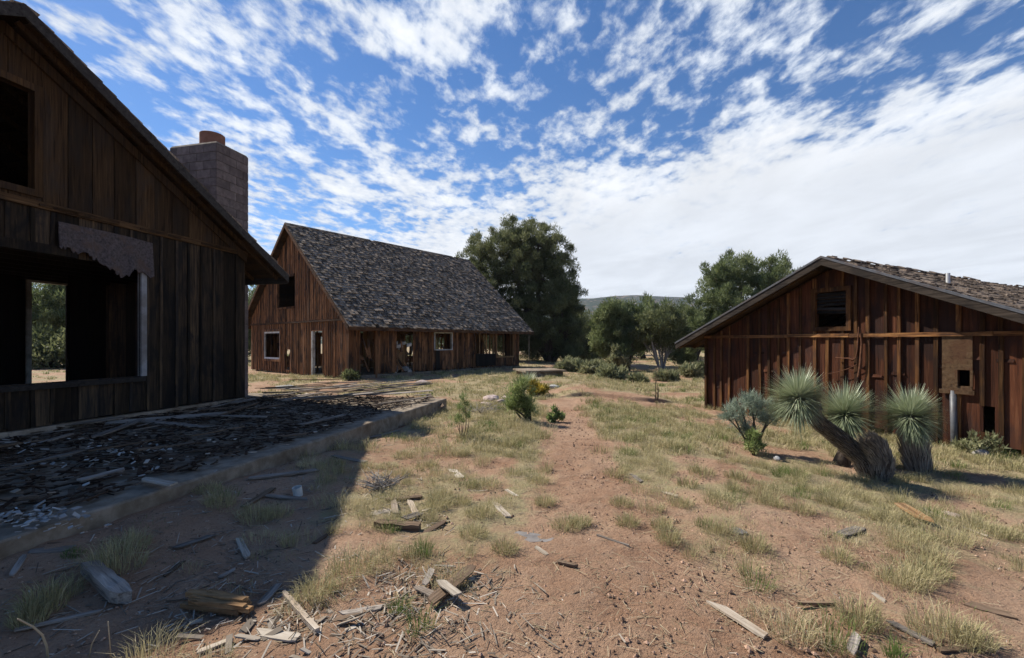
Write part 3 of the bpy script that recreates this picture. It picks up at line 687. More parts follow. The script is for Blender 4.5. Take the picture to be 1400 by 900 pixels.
# ------------------------------------------------------------------ the steep roofed cabin
def cabin():
    L = V((0.627, 0.779, 0)); Gd = V((-0.779, 0.627, 0)); C = V((-7.13, 19.9, 0))
    PL = Plane(C, L, -Gd)                        # long wall, faces the camera and right
    PG = Plane(C, Gd, -L)                        # gable, u to the left
    LW, GW = 12.1, 10.18; ua = 5.25; zr = 7.62; sl = 0.915; ue = -0.56
    zt = lambda u: zr-0.20-abs(u-ua)*sl
    root = thing('steep_roof_cabin', 'brown wooden cabin with a steep grey shingle roof and gaping empty windows', 'cabin', C)
    wu = PG.rect(380.5, 379, 404, 420); wl = PG.rect(361.5, 453.5, 383.5, 491); hole = PG.rect(390, 478, 396.5, 506); dg = PG.rect(427.5, 453, 441.5, 518)
    hole = (hole[0], hole[1], hole[2], hole[3]); dg = (dg[0], dg[1], 0.0, dg[3])
    zband = 2.72
    mb = MB(); board_wall(mb, PG, GW, 0.02, lambda u: min(zt(u), zband), 0.21, [wl, hole, dg], 0.03, 0, 0.008, batten=0.045, bt=0.018, bmat=0, skip=3)
    part(mb, 'gable_wall', [M['cabin']], root)
    mb = MB(); board_wall(mb, PG.off(0.03), GW, zband-0.05, zt, 0.2, [wu], 0.03, 0, 0.008, batten=0.045, bt=0.018, bmat=0, peaks=[ua])
    part(mb, 'gable_top', [M['cabin']], root)
    mb = MB(); mb.hexa([PG(0, 0.03, zband-0.13), PG(GW, 0.03, zband-0.13), PG(GW, 0.075, zband-0.13), PG(0, 0.075, zband-0.13), PG(0, 0.03, zband-0.05), PG(GW, 0.03, zband-0.05), PG(GW, 0.075, zband-0.05), PG(0, 0.075, zband-0.05)])
    part(mb, 'band_board', [M['hcabin']], root)
    def win(P, op, mats, sides, w, name='window', inner=0.08, out=0.05):
        t = thing(name, None, None); t.parent = root
        part(frame_bars(P, op, w, 0.05, out, sides, inner=inner), 'frame', mats, t); return t
    win(PG.off(0.03), wu, [M['cabin']], 'rtb', 0.1); win(PG.off(0.03), (wu[0], wu[1], wu[2], wu[3]), [M['cabin']], 'b', 0.1)
    t = win(PG, wl, [M['cabin']], 'lrtb', 0.12)
    iw = (wl[0]+0.09, wl[1]-0.09, wl[2]+0.09, wl[3]-0.09); part(frame_bars(PG, iw, 0.088, 0.04, 0.02, 'lrtb', inner=0.05), 'sash', [M['white']], t)
    t = win(PG, (dg[0]+0.1, dg[1]-0.09, 0.0, dg[3]), [M['white']], 'r', 0.09, 'doorway', out=0.06)
    part(frame_bars(PG, dg, 0.05, 0.04, 0.035, 'lt', inner=0.05), 'head', [M['cabin']], t)
    # long wall
    o1 = PL.rect(492, 453, 512.5, 519); o1 = (o1[0], o1[1], 0.0, o1[3])
    o2 = PL.rect(542, 453, 565, 515); o2 = (o2[0], o2[1], 0.15, o2[3])
    o3 = PL.rect(594.5, 456, 617, 477.5); o4 = PL.rect(650, 455, 677, 484); o5 = PL.rect(679, 456, 701, 487)
    ops = [o1, o2, o3, o4, o5]
    ze = 2.28
    mb = MB(); board_wall(mb, PL, LW, 0.16, lambda u: ze, 0.2, ops, 0.03, 0, 0.01, batten=0.04, bt=0.018, bmat=0, skip=2)
    part(mb, 'long_wall', [M['cabin']], root)
    win(PL, o3, [M['white']], 'lrtb', 0.06); win(PL, o5, [M['stud']], 'lrtb', 0.09); win(PL, o4, [M['cabin']], 'lt', 0.1); 
    win(PL, o1, [M['cabin']], 'lrt', 0.1, 'doorway')
    def panel(P, r, mat, name, tilt=0.0, out=0.04):
        m_ = MB(); a, b, z0, z1 = r; k = a
        while k < b-0.02:
            k2 = min(k+random.uniform(0.15, 0.3), b); e = random.uniform(-0.06, 0.06) if tilt else 0
            m_.hexa([P(k, out, z0), P(k2-0.006, out, z0), P(k2-0.006, out+0.025, z0), P(k, out+0.025, z0), P(k, out, z1+e), P(k2-0.006, out, z1+e), P(k2-0.006, out+0.025, z1+e), P(k, out+0.025, z1+e)], 0); k = k2
        return part(m_, name, [mat], root)
    panel(PL, (o4[0], o4[1], 0.25, o4[2]), M['dark'], 'patch_panel', out=0.035)
    r = PL.rect(595, 478, 600.5, 511); panel(PL, (r[0], r[1], 0.2, r[3]-0.07), M['dark'], 'patch_panel', out=0.03)
    # ragged broken boards in the doorways
    for op, n in ((o1, 7), (o2, 8), (hole, 4)):
        P = PL if op is not hole else PG
        for k in range(n):
            a = random.uniform(op[0], op[1]-0.1); z = random.uniform(0.2, 1.2); h = random.uniform(0.3, 0.9); s = random.uniform(-0.35, 0.35)
            w = random.uniform(0.06, 0.2)
            m_ = MB(); m_.hexa([P(a, -0.12, z), P(a+w, -0.12, z), P(a+w, -0.09, z), P(a, -0.09, z), P(a+s, -0.25, z+h), P(a+s+w*0.5, -0.25, z+h), P(a+s+w*0.5, -0.22, z+h), P(a+s, -0.22, z+h)], 0); part(m_, 'broken_board', [M['cabin']], root)
    m_ = MB(); a, b, z0, z1 = o2              # bare planks behind the broken wall
    for k in range(6):
        u = a+0.25+(b-a-0.3)*k/6; m_.hexa([PL(u, -0.5, 0.5), PL(u+0.14, -0.5, 0.5), PL(u+0.14, -0.46, 0.5), PL(u, -0.46, 0.5), PL(u, -0.5, 1.55), PL(u+0.14, -0.5, 1.55), PL(u+0.14, -0.46, 1.55), PL(u, -0.46, 1.55)], 0)
    part(m_, 'inner_planks', [M['stud']], root)
    for k in range(14):
        m_ = MB(); u = random.uniform(a, b); z = random.uniform(0.12, 0.4) if k < 9 else random.uniform(1.25, 1.6)
        m_.box(PL(u, -0.35+random.uniform(0, 0.3), z), (V((0.12, 0.03, 0.03))*random.uniform(0.5, 1), V((-0.02, 0.06, 0.02)), V((0.01, -0.02, 0.07))), 0); part(m_, 'plaster_scrap', [M['white']], root)
    # footing
    m_ = MB(); m_.hexa([PL(-0.02, -0.2, -0.1), PL(LW, -0.2, -0.1), PL(LW, 0.05, -0.1), PL(-0.02, 0.05, -0.1), PL(-0.02, -0.2, 0.15), PL(LW, -0.2, 0.15), PL(LW, 0.045, 0.15), PL(-0.02, 0.045, 0.15)])
    m_.box(PL(LW/2, -GW/2, 0.02), (L*(LW/2-0.21), Gd*(GW/2-0.1), V((0,0,0.1))))
    part(m_, 'footing', [M['concrete']], root)
    # far walls with their own openings, loft floor, studs
    PF = Plane(PL(0, -GW, 0), L, Gd); PB = Plane(PG(0, -LW, 0), Gd, L)
    opf = [(2.0, 3.2, 0.8, 2.0), (4.2, 5.0, 0.9, 2.0), (8.0, 9.8, 0.5, 2.2), (11.0, 11.8, 0.6, 2.2)]
    mb = MB(); board_wall(mb, PF, LW, 0.1, lambda u: ze, 0.22, opf, 0.03, 0, 0.012); part(mb, 'back_wall', [M['cabin']], root)
    mb = MB(); board_wall(mb, PB, GW, 0.1, zt, 0.22, [(1.2, 3.2, 0.4, 2.1), (4.6, 5.6, 0.2, 2.1), (7.0, 8.6, 0.8, 2.0)], 0.03, 0, 0.012, peaks=[ua]); part(mb, 'far_gable', [M['cabin']], root)
    def stud(*a_):
        m_ = MB(); m_.bar(*a_); part(m_, 'stud', [M['stud']], root)
    for k in range(31):
        u = 0.05+k*0.6
        if u > LW-0.05: break
        for P, oo in ((PL, ops), (PF, opf)):
            if not any(o[0]-0.03 < u < o[1]+0.03 for o in oo) or (P is PL and o4[0] < u < o4[1]): stud(P(u, -0.09, 0.12), P(u, -0.09, ze), 0.045, 0.09, 0, None, L)
    for k in range(26):
        u = 0.05+k*0.6
        if u > GW: break
        stud(PB(u, -0.09, 0.12), PB(u, -0.09, 2.4), 0.045, 0.09, 0, None, Gd)
        if not any(o[0]-0.03 < u < o[1]+0.03 for o in (wl, dg, hole)): stud(PG(u, -0.09, 0.12), PG(u, -0.09, 2.4), 0.045, 0.09, 0, None, Gd)
    for (w0, u0_, u1_) in ((-4.2, 0.2, 4.2), (-5.6, 6.0, 11.4)):       # stud partitions along the house
        k = u0_
        while k < u1_: stud(PL(k, w0, 0.12), PL(k, w0, 2.5), 0.045, 0.09, 0, None, L); k += 0.6
        stud(PL(u0_, w0, 2.5), PL(u1_, w0, 2.5), 0.09, 0.045)
    for s, u in ((9.35, 1.0), (10.3, 1.2)):
        stud(PL(s, -0.6, 0.6), PL(s+0.8, -1.2, 2.2), 0.06, 0.09); stud(PL(s+0.5, -0.5, 0.3), PL(s, -0.9, 2.3), 0.05, 0.09)
    mb = MB(); mb.box(PL(LW/2, -GW/2, 2.5), (L*(LW/2-0.06), Gd*(GW/2-0.1), V((0,0,0.03)))); part(mb, 'loft_floor', [M['house_up']], root)
    mb = MB(); a = 5.0
    board_wall(mb, Plane(PL(a, -0.2, 0), Gd, -L), 6.4, 0.12, lambda u: 2.45, 0.4, [(1.6, 2.8, 0.12, 2.1)], 0.03, 0, 0); part(mb, 'partition', [M['stud']], root)
    # roof
    A = PG(ua, 0.35, zr); RL = 12.9+0.35
    dk, sh = MB(), MB()
    for sgn, ueave in ((-1, ue), (1, 10.75)):
        d = (Gd*sgn+V((0, 0, -sl))).normalized(); H = abs(ueave-ua)*math.sqrt(1+sl*sl)
        slope_deck(dk, A, L, d, RL, H, 0.05)
        if sgn < 0: shingle_slope(sh, A, L, d, RL, H, 0.2, 0.15, 0.030, 0, 0.02, 0.03, 0.03)
        else: shingle_slope(sh, A, L, d, RL, H, 0.185, 0.32, 0.022, 0, 0.02, 0.02)
    k = 0.0
    while k < RL:                                # ridge caps
        k2 = k+random.uniform(0.18, 0.3)
        if random.random() < 0.88:
            for sgn in (-1, 1):
                d = (Gd*sgn+V((0, 0, -sl))).normalized(); a = A+L*k+V((0, 0, 0.035)); b = A+L*min(k2, RL)+V((0, 0, 0.03)); sh.hexa([a, b, b+d*0.15, a+d*0.15]+[p+V((0, 0, 0.025)) for p in (a, b, b+d*0.15, a+d*0.15)])
        k = k2
    roof = part(dk, 'roof', [M['house_up']], root); part(sh, 'shingles', [M['shake']], roof)
    mb = MB()
    for sgn, ueave in ((-1, ue), (1, 10.75)):
        d = (Gd*sgn+V((0, 0, -sl))).normalized(); H = abs(ueave-ua)*math.sqrt(1+sl*sl)
        for base in (A-L*0.035, A+L*RL):
            a, b = base, base+d*H; mb.hexa([p+V((0,0,-0.2)) for p in (a, b, b+L*0.035, a+L*0.035)]+[a, b, b+L*0.035, a+L*0.035], 0, 0.5)
        b = A+d*H; e = b+L*RL; mb.hexa([p+V((0,0,-0.14)) for p in (b, e, e+d*0.03, b+d*0.03)]+[b, e, e+d*0.03, b+d*0.03], 0, 0.3)
    part(mb, 'fascia', [M['hcabin']], roof)
    d = (Gd*-1+V((0, 0, -sl))).normalized(); bpos = A+L*9.6+d*((ua-ue)*math.sqrt(1+sl*sl)*0.80)
    # where the ray through the pipe's foot meets the slope
    best = None
    for i in range(200):
        for j in range(60):
            p = A+L*(RL*i/200)+d*(8*j/60); e = abs(CX+F*p.x/p.y-628)+abs(HY-F*(p.z-EYE)/p.y-434)
            if best is None or e < best[0]: best = (e, p)
    mb = MB(); mb.tube([best[1]-V((0,0,0.1)), best[1]+V((0,0,0.72))], 0.04, 10); part(mb, 'vent_pipe', [M['metal']], roof)
cabin()

# ------------------------------------------------------------------ the low barn on the right
def barn():
    gz = -0.25; D = V((0.459, -0.888, 0)).normalized(); I = V((0.888, 0.459, 0)).normalized(); C = V((5.39, 12.65, 0))
    P = Plane(C, D, -I); ov = 0.5; R = P.off(ov)
    ua, zr = R.uz(1124, 353); ue, ze = R.uz(925, 470); sl = (zr-ze)/(ua-ue); GW = 2*ua; BL = 14.0
    zt = lambda u: zr-0.15-abs(u-ua)*sl
    root = thing('low_barn', 'low red brown batten sided barn with a shallow shingle roof', 'barn', V((C.x, C.y, gz)))
    vent = P.rect(1116.5, 399, 1158.5, 447); vent = (vent[0], vent[1], vent[2], vent[3])
    hole = P.rect(1311, 506, 1328, 528); hole2 = P.rect(1345, 556, 1360, 592)
    zrail = EYE+(HY-459)/F*10.5
    mb = MB(); board_wall(mb, P, GW, gz+0.0, zt, 0.265, [vent, hole, hole2], 0.03, 0, 0.006, batten=0.06, bt=0.035, bmat=1, jit=0.008, skip=4, peaks=[ua])
    for u in (0.05,): mb.bar(P(u, 0.03, gz), P(u, 0.03, zt(u)), 0.11, 0.06, 1, 0.2, D)
    # curled laps across the panels
    for k in range(16):
        a = 0.3+k*0.36+random.uniform(-.05, .05); z = random.choice([0.45, 0.9, 1.25])+random.uniform(-0.1, 0.1); b = a+random.uniform(0.15, 0.3)
        mb.hexa([P(a, 0.004, z), P(b, 0.004, z+0.01), P(b, 0.022, z-0.005), P(a, 0.018, z-0.01), P(a, 0.004, z+0.05), P(b, 0.004, z+0.05), P(b, 0.007, z+0.05), P(a, 0.007, z+0.05)], 0)
    part(mb, 'gable_wall', [M['barnpanel'], M['barnbatten']], root)
    mb = MB(); k = 0.0
    while k < GW-0.05:
        k2 = min(k+random.uniform(1.2, 2.6), GW); j = random.uniform(-0.012, 0.012)
        mb.hexa([P(k, 0.041, zrail-0.05+j), P(k2-0.01, 0.041, zrail-0.05), P(k2-0.01, 0.075, zrail-0.05), P(k, 0.075, zrail-0.05+j), P(k, 0.041, zrail+0.02+j), P(k2-0.01, 0.041, zrail+0.025), P(k2-0.01, 0.07, zrail+0.02), P(k, 0.07, zrail+0.025+j)], 0, random.uniform(0.55, 1.0)); k = k2
    part(mb, 'rail_board', [M['hbatten']], root)
    t = thing('vent_window', None, None); t.parent = root
    part(frame_bars(P, vent, 0.09, 0.05, 0.065, 'lrtb', inner=0.08), 'frame', [M['barnbatten']], t)
    mb = MB(); a, b, z0, z1 = vent
    for k in range(6):
        z = z1-0.05-k*0.075; dr = 0.05*random.random() if k > 3 else 0
        mb.hexa([P(a, -0.07, z+0.03), P(b, -0.07, z+0.03-dr), P(b, -0.055, z+0.04-dr), P(a, -0.055, z+0.04), P(a, 0.0, z-0.03), P(b, 0.0, z-0.03-dr), P(b, 0.015, z-0.02-dr), P(a, 0.015, z-0.02)], 0)
    part(mb, 'louvre', [M['hdark']], t)
    # tan boarded patch with a small square hole
    pr = P.rect(1289, 460, 1331, 533); mb = MB(); a, b, z0, z1 = pr; z = z0
    Pp = P.off(0.046)
    board_wall(mb, Pp, b-a, z0, lambda u: z1, 0.5, [hole], 0.018, 0, 0.004, u0=a)
    mb.hexa([Pp(a-0.03, 0.0, z0-0.07), Pp(b+0.03, 0, z0-0.07), Pp(b+0.03, 0.03, z0-0.07), Pp(a-0.03, 0.03, z0-0.07), Pp(a-0.03, 0, z0), Pp(b+0.03, 0, z0), Pp(b+0.03, 0.03, z0), Pp(a-0.03, 0.03, z0)], 0, 0.2)
    o = part(mb, 'boarded_patch', [M['barnply']], root)
    mb = frame_bars(Pp, hole, 0.035, 0.02, 0.02, 'rl', inner=0.02); part(mb, 'hole_trim', [M['barnply']], root)
    # bent rusty wire hanging on the wall
    mb = MB(); Pw = P.off(0.10)
    pts = [(1174, 447), (1173, 462), (1172, 478), (1170, 489), (1166, 492), (1160, 490), (1152, 490), (1142, 489)]
    mb.tube([Pw(*(lambda uz: (uz[0], 0, uz[1]))(Pw.uz(*p))) for p in pts], 0.012, 6)
    pts = [(1176, 449), (1178, 470), (1176, 500), (1173, 516)]
    mb.tube([P.off(0.08)(*(lambda uz: (uz[0], 0, uz[1]))(P.off(0.08).uz(*p))) for p in pts], [0.012, 0.02, 0.03, 0.02], 6)
    pts = [(1132, 511), (1145, 509), (1160, 504), (1172, 498)]
    mb.tube([P.off(0.09)(*(lambda uz: (uz[0], 0, uz[1]))(P.off(0.09).uz(*p))) for p in pts], 0.006, 5)
    o = part(mb, 'hanging_wire', [M['rust']], root)
    # other walls, floor
    for P2, ln, top in ((Plane(P(0, 0, 0), I, -D), BL, lambda u: ze+0.05), (Plane(P(GW, 0, 0), I, D), BL, lambda u: ze+0.05), (Plane(P(0, -BL, 0), D, I), GW, zt)):
        mb = MB(); board_wall(mb, P2, ln, gz, top, 0.36, [], 0.03, 0, 0.004, batten=0.075, bt=0.03, bmat=1, peaks=[ua] if top is zt else ()); part(mb, 'side_wall' if top is not zt else 'back_wall', [M['barnpanel'], M['barnbatten']], root)
    A = R(ua, 0, zr); RL = BL+2*ov; dk, sh = MB(), MB(); H = (ua-ue)*math.sqrt(1+sl*sl)
    for sgn in (-1, 1):
        d = (D*sgn+V((0, 0, -sl))).normalized()
        slope_deck(dk, A, I, d, RL, H, 0.05)
        shingle_slope(sh, A-I*0.02, I, d, RL, H, 0.2, 0.14, 0.018, 0, 0.05, 0.035, 0.035)
    k = 0.0
    while k < RL:
        k2 = k+random.uniform(0.15, 0.3)
        if random.random() < 0.5:
            for sgn in (-1, 1):
                d = (D*sgn+V((0, 0, -sl))).normalized(); r0 = random.uniform(0.02, 0.06); a = A+I*k+V((0, 0, r0)); b = A+I*min(k2, RL)+V((0, 0, r0)); sh.hexa([a, b, b+d*0.15, a+d*0.15]+[p+V((0, 0, 0.025)) for p in (a, b, b+d*0.15, a+d*0.15)])
        k = k2
    roof = part(dk, 'roof', [M['house_up']], root); part(sh, 'shingles', [M['shakeb']], roof)
    mb = MB()
    for sgn in (-1, 1):
        d = (D*sgn+V((0, 0, -sl))).normalized(); a, b = A-I*0.045, A-I*0.045+d*H
        mb.hexa([p+V((0,0,-0.15)) for p in (a, b, b+I*0.045, a+I*0.045)]+[a, b, b+I*0.045, a+I*0.045], 0, 0.5)
        b2 = A+d*H; e2 = b2+I*RL; mb.hexa([p+V((0,0,-0.10)) for p in (b2, e2, e2+d*0.03, b2+d*0.03)]+[b2, e2, e2+d*0.03, b2+d*0.03], 0, 0.4)
    part(mb, 'fascia', [M['hdark']], roof)
    mb = MB()                                     # metal drip edge along the rake
    for sgn in (-1, 1):
        d = (D*sgn+V((0, 0, -sl))).normalized(); n = V((0, 0, 1)); a = A-I*0.06+n*0.034; b = a+d*(H+0.02)
        mb.hexa([a, b, b+I*0.075, a+I*0.075]+[p+n*0.008 for p in (a, b, b+I*0.075, a+I*0.075)]); mb.hexa([p-n*0.035 for p in (a, b, b+I*0.010, a+I*0.010)]+[p-n*0.001 for p in (a, b, b+I*0.010, a+I*0.010)])
    part(mb, 'drip_edge', [M['metal']], roof)
    for k in range(14):
        d = (D*-1+V((0, 0, -sl))).normalized(); t0 = A+I*(0.06+k*0.6)+V((0, 0, -0.11)); mb = MB(); mb.bar(t0+d*0.2, t0+d*(H-0.03), 0.045, 0.10); part(mb, 'rafter', [M['trim']], roof)
    d = (D+V((0, 0, -sl))).normalized(); best = None
    for i in range(200):
        for j in range(60):
            p = A+I*(RL*i/200)+d*(H*j/60); e = abs(CX+F*p.x/p.y-1296)+abs(HY-F*(p.z-EYE)/p.y-390)
            if best is None or e < best[0]: best = (e, p)
    mb = MB(); hgt = 16/F*best[1].y; mb.tube([best[1]-V((0,0,0.1)), best[1]+V((0,0,hgt))], 0.035, 10); part(mb, 'vent_pipe', [M['palemetal']], roof)
    # pipe post by the wall
    b = G(1305, 614); t = at(1303, 534, b.y+0.05); c = MB(); c.tube([b-V((0,0,0.2)), t], 0.048, 14)
    o = c.build('pipe_post', [M['metal']], None, True, b); tag(o, 'grey metal pipe standing upright against the barn wall', 'pipe')
barn()

# ------------------------------------------------------------------ trees and shrubs
def leaf_cloud(cs, rad, n, size, squash=0.8, up=0.3, elong=1.6, slim=1.0):
    """n small leaf faces round each clump centre; returns verts, faces, numbers"""
    K = len(cs); c = np.repeat(np.asarray(cs, float), n, 0); R = np.repeat(np.asarray(rad, float), n); T = K*n
    d = RS.normal(size=(T, 3)); d /= np.linalg.norm(d, axis=1)[:, None]
    r = RS.random_sample(T)**0.45
    p = c+d*(r*R)[:, None]*np.array([1, 1, squash])
    a = d*0.6+RS.normal(size=(T, 3))*0.6; a[:, 2] += up; a /= np.linalg.norm(a, axis=1)[:, None]
    b = np.cross(a, RS.normal(size=(T, 3))); b /= np.linalg.norm(b, axis=1)[:, None]+1e-9
    s = size*RS.uniform(0.6, 1.4, T)[:, None]
    v = np.stack([p-b*s*0.5*slim, p+a*s*0.5*elong*0.6-b*s*0.3*slim, p+a*s*elong, p+b*s*0.5*slim], 1).reshape(-1, 3)
    f = np.arange(T*4).reshape(T, 4)
    tone = np.repeat(RS.uniform(0.15, 0.85, K), n)+RS.uniform(-0.22, 0.22, T)
    return v, f, np.clip(tone, 0, 1)
def limb(mb, a, b, r0, r1, bend=0.15, n=6, k=6):
    a, b = V(a), V(b); L = (b-a).length; o = V((random.uniform(-1, 1), random.uniform(-1, 1), random.uniform(-0.2, 0.6)))*L*bend
    pts = []; rr = []
    for i in range(n+1):
        t = i/n; pts.append(a.lerp(b, t)+o*(4*t*(1-t))*0.5); rr.append(r0+(r1-r0)*t)
    mb.tube(pts, rr, k, 0, 0.5); return pts
def tree(base, lobes, label, group, trunk_r, nclump, crad, nleaf, lsize, mat, bark='bark', cat='tree', name='juniper_tree', forks=4, show=0.5, inner=0.62):
    """lobes: list of (dx, dy, dz, rx, ry, rz) ellipsoids that make the crown's outline"""
    base = V(base); root = thing(name, label, cat, base, group)
    vol = np.array([l[3]*l[4]*l[5] for l in lobes])**0.67; pick = RS.choice(len(lobes), nclump, p=vol/vol.sum())
    cs = []
    for k in pick:
        l = lobes[k]; d = RS.normal(size=3); d /= np.linalg.norm(d); r = RS.uniform(inner, 1.0) if RS.random_sample() < 0.85 else RS.uniform(0.2, inner)
        p = np.array(l[:3])+d*r*np.array(l[3:])*RS.uniform(0.9, 1.0)
        if p[2] < crad*0.6: continue
        cs.append(p)
    cs = np.array(cs)
    v, f, t = leaf_cloud(cs, crad*RS.uniform(0.5, 1.15, len(cs)), int(nleaf*1.5), lsize*0.85, 0.95, 0.9, 2.0, 0.55)
    quads_mesh('crown', v, f, t, M[mat], root)
    mb = MB(); cz = np.mean([l[2] for l in lobes])
    for k in range(forks):
        a = 2*math.pi*(k+random.random()*0.5)/forks; h = cz*random.uniform(0.55, 0.95); l = random.choice(lobes)
        top = V((l[0]*0.75+math.cos(a)*l[3]*0.38, l[1]*0.75+math.sin(a)*l[4]*0.38, max(h, l[2])+l[5]*0.25))
        pts = limb(mb, (math.cos(a)*trunk_r*0.4, math.sin(a)*trunk_r*0.4, -0.15), top, trunk_r*0.75, trunk_r*0.16, 0.2, 7, 7)
        for j in range(int(9*show)+2):
            s = pts[random.randint(2, 6)]; dd = [(V(c)-s).length for c in cs]; near = sorted(range(len(cs)), key=lambda i: dd[i])[:max(6, len(cs)//5)]
            limb(mb, s, V(cs[random.choice(near)]), trunk_r*0.22, trunk_r*0.06, 0.15, 4, 5)
    b = mb.build('trunk', [M[bark]], root, True)
    return root
def trees():
    # the big dome behind the cabin
    Y = 40.0; s = Y/F
    X = lambda px: (px-CX)/F*Y
    b = V((X(752), Y, 0)); H = lambda py: EYE+(HY-py)*s
    lob = []
    for px, py, w, h in ((700, 365, 62, 62), (660, 360, 40, 52), (740, 372, 50, 60), (745, 430, 55, 50), (690, 425, 62, 60), (775, 420, 26, 42), (655, 420, 40, 60), (770, 460, 32, 34), (700, 335, 45, 36), (732, 348, 44, 42), (766, 398, 30, 46), (735, 470, 44, 26), (695, 468, 42, 28), (780, 480, 24, 18)):
        lob.append((X(px)-b.x, random.uniform(-1.5, 1.5), H(py), w*s, 3.6, h*s))
    tree(b, lob, 'large dome shaped dark juniper rising behind the right end of the steep cabin', None, 0.42, 1450, 0.52, 110, 0.125, 'juniper', forks=7, show=1.2, inner=0.45)
    def simple(pxc, top, bot, wid, Y, label, group=None, mat='juniper', extra=(), bark='bark', n=180, cr=0.45, nl=90, ls=0.12, tr=0.2, forks=4, show=0.6, basepx=None, inner=0.6):
        s = Y/F; bx = (basepx or pxc); b = V(((bx-CX)/F*Y, Y, ghf((bx-CX)/F*Y, Y))); H = lambda py: EYE+(HY-py)*s-b.z
        lob = []
        for px, py, w, h in extra: lob.append(((px-bx)*s, random.uniform(-0.6, 0.6), H(py), w*s, w*s*0.9, h*s))
        if not extra:
            hh = (bot-top)*s; R = wid/2*s
            for k in range(5):
                a = random.random()*6.28; lob.append(((pxc-bx)*s+math.cos(a)*R*0.42, math.sin(a)*R*0.42, H(bot)+hh*random.uniform(0.24, 0.62), R*random.uniform(0.5, 0.72), R*random.uniform(0.5, 0.7), hh*random.uniform(0.26, 0.34)))
            lob.append(((pxc-bx)*s, 0, H(top)-hh*0.36, R*0.72, R*0.7, hh*0.36))
        return tree(b, lob, label, group, tr, n, cr, nl, ls, mat, bark, forks=forks, show=show, inner=inner)
    simple(850, 408, 502, 96, 30, 'round bushy juniper left of the pale branched tree in the middle distance', None, 'juniperb',
           ((848, 440, 34, 30), (826, 460, 22, 32), (872, 452, 26, 34), (850, 470, 36, 30), (832, 430, 18, 20)), n=260, cr=0.42, basepx=858)
    simple(905, 418, 505, 80, 28.5, 'open juniper with bare pale forked branches in the middle distance', None, 'juniper',
           ((905, 442, 30, 22), (925, 455, 22, 28), (882, 450, 18, 24), (908, 462, 28, 16)), bark='palebark', n=170, cr=0.36, nl=70, tr=0.10, forks=7, show=1.0)
    simple(1015, 340, 490, 160, 31, 'tall bright green juniper rising behind the left side of the barn roof', None, 'juniperb',
           ((1000, 372, 44, 30), (1045, 380, 42, 34), (975, 388, 28, 24), (1072, 368, 18, 26), (1010, 410, 58, 36), (962, 430, 38, 34), (1060, 420, 42, 36), (985, 455, 52, 36)), n=420, cr=0.45, nl=100, tr=0.3, forks=6, show=1.0, inner=0.5)
    simple(1104, 355, 480, 40, 36, 'small dark treetop just left of the barn ridge', None, 'juniper', n=60, cr=0.5)
    simple(935, 425, 500, 50, 34, 'bushy juniper filling the gap left of the barn eave', None, 'juniperb', n=120, cr=0.45)
    simple(795, 420, 505, 60, 46, 'dark spreading juniper under the right edge of the large dome tree', None, 'juniper', n=160, cr=0.6, nl=80, ls=0.17)
    # trees seen past the corner of the old house and through its rooms
    simple(352, 380, 500, 110, 42, 'juniper in the gap between the old house and the steep cabin', None, 'juniperb', n=180, cr=0.6, nl=80, ls=0.17, tr=0.25)
    simple(70, 370, 485, 150, 33, 'juniper seen through the rooms of the old house', None, 'juniperb', n=260, cr=0.55, nl=90, ls=0.15, tr=0.25)
    simple(-40, 380, 485, 130, 36, 'juniper seen through the rooms of the old house at the edge of the picture', None, 'juniper', n=200, cr=0.6, nl=80, ls=0.17, tr=0.25)
    # the woodland edge behind
    src = []
    for k in range(3):
        src.append(simple(560, 425, 480, 90, 62, 'dark juniper in the woodland edge behind the buildings', 'woodland edge junipers', ('juniper', 'juniperb', 'juniper')[k], n=130, cr=0.75, nl=60, ls=0.24, tr=0.25, forks=3, show=0.3))
    spots = [(560, 62), (612, 66), (800, 60), (835, 70), (880, 52), (915, 58), (950, 46), (985, 60), (1030, 55), (1090, 60), (1150, 64), (300, 60), (250, 55), (190, 50), (130, 58), (40, 52), (-40, 55), (480, 70), (720, 70), (770, 58)]
    for i, (px, Y) in enumerate(spots):
        p = V(((px-CX)/F*Y, Y, 0)); sc = random.uniform(0.8, 1.15)
        if i < 3: o = src[i]
        else:
            o = src[i % 3].copy(); COL.objects.link(o)
            for ch in list(src[i % 3].children):
                if ch.name.split('.')[0] in ('crown', 'trunk'): c = ch.copy(); COL.objects.link(c); c.parent = o
        o.location = p; o.rotation_euler.z = random.random()*6.28; o.scale = (sc, sc, sc*random.uniform(0.85, 1.1))
    # low scrub
    def shrub(px, py, w, h, label, mat='scrub', n=26, nl=70, ls=None, cr=None, group=None, name='shrub', Y=None, elong=2.2):
        b = G(px, py) if Y is None else V(((px-CX)/F*Y, Y, 0)); s = b.y/F; R = w/2*s*(1.25 if name == 'shrub' and b.y > 16 else 1); Hh = h*s*(0.8 if b.y > 16 else 1)
        root = thing(name, label, 'shrub', b, group)
        cs = []
        for k in range(n):
            a = random.random()*6.28; r = math.sqrt(random.random())*0.8; z = random.uniform(0.2, 0.95)
            cs.append((math.cos(a)*R*r*math.sqrt(1-z*z*0.6), math.sin(a)*R*r*math.sqrt(1-z*z*0.6), Hh*z*random.uniform(0.45, 1.0)))
        v, f, t = leaf_cloud(np.array(cs), np.full(len(cs), (cr or 0.28)*max(R, Hh*0.5)), nl, ls or 0.05*(b.y/12), 1.0, 0.8, elong); v[:, 2] = np.maximum(v[:, 2], 0.0)
        quads_mesh('foliage', v, f, t, M[mat], root)
        mb = MB()
        for c in cs[::2]: limb(mb, (0, 0, -0.03), c, 0.012+0.01*R, 0.005, 0.2, 4, 5)
        mb.build('stems', [M['bark']], root, True); return root
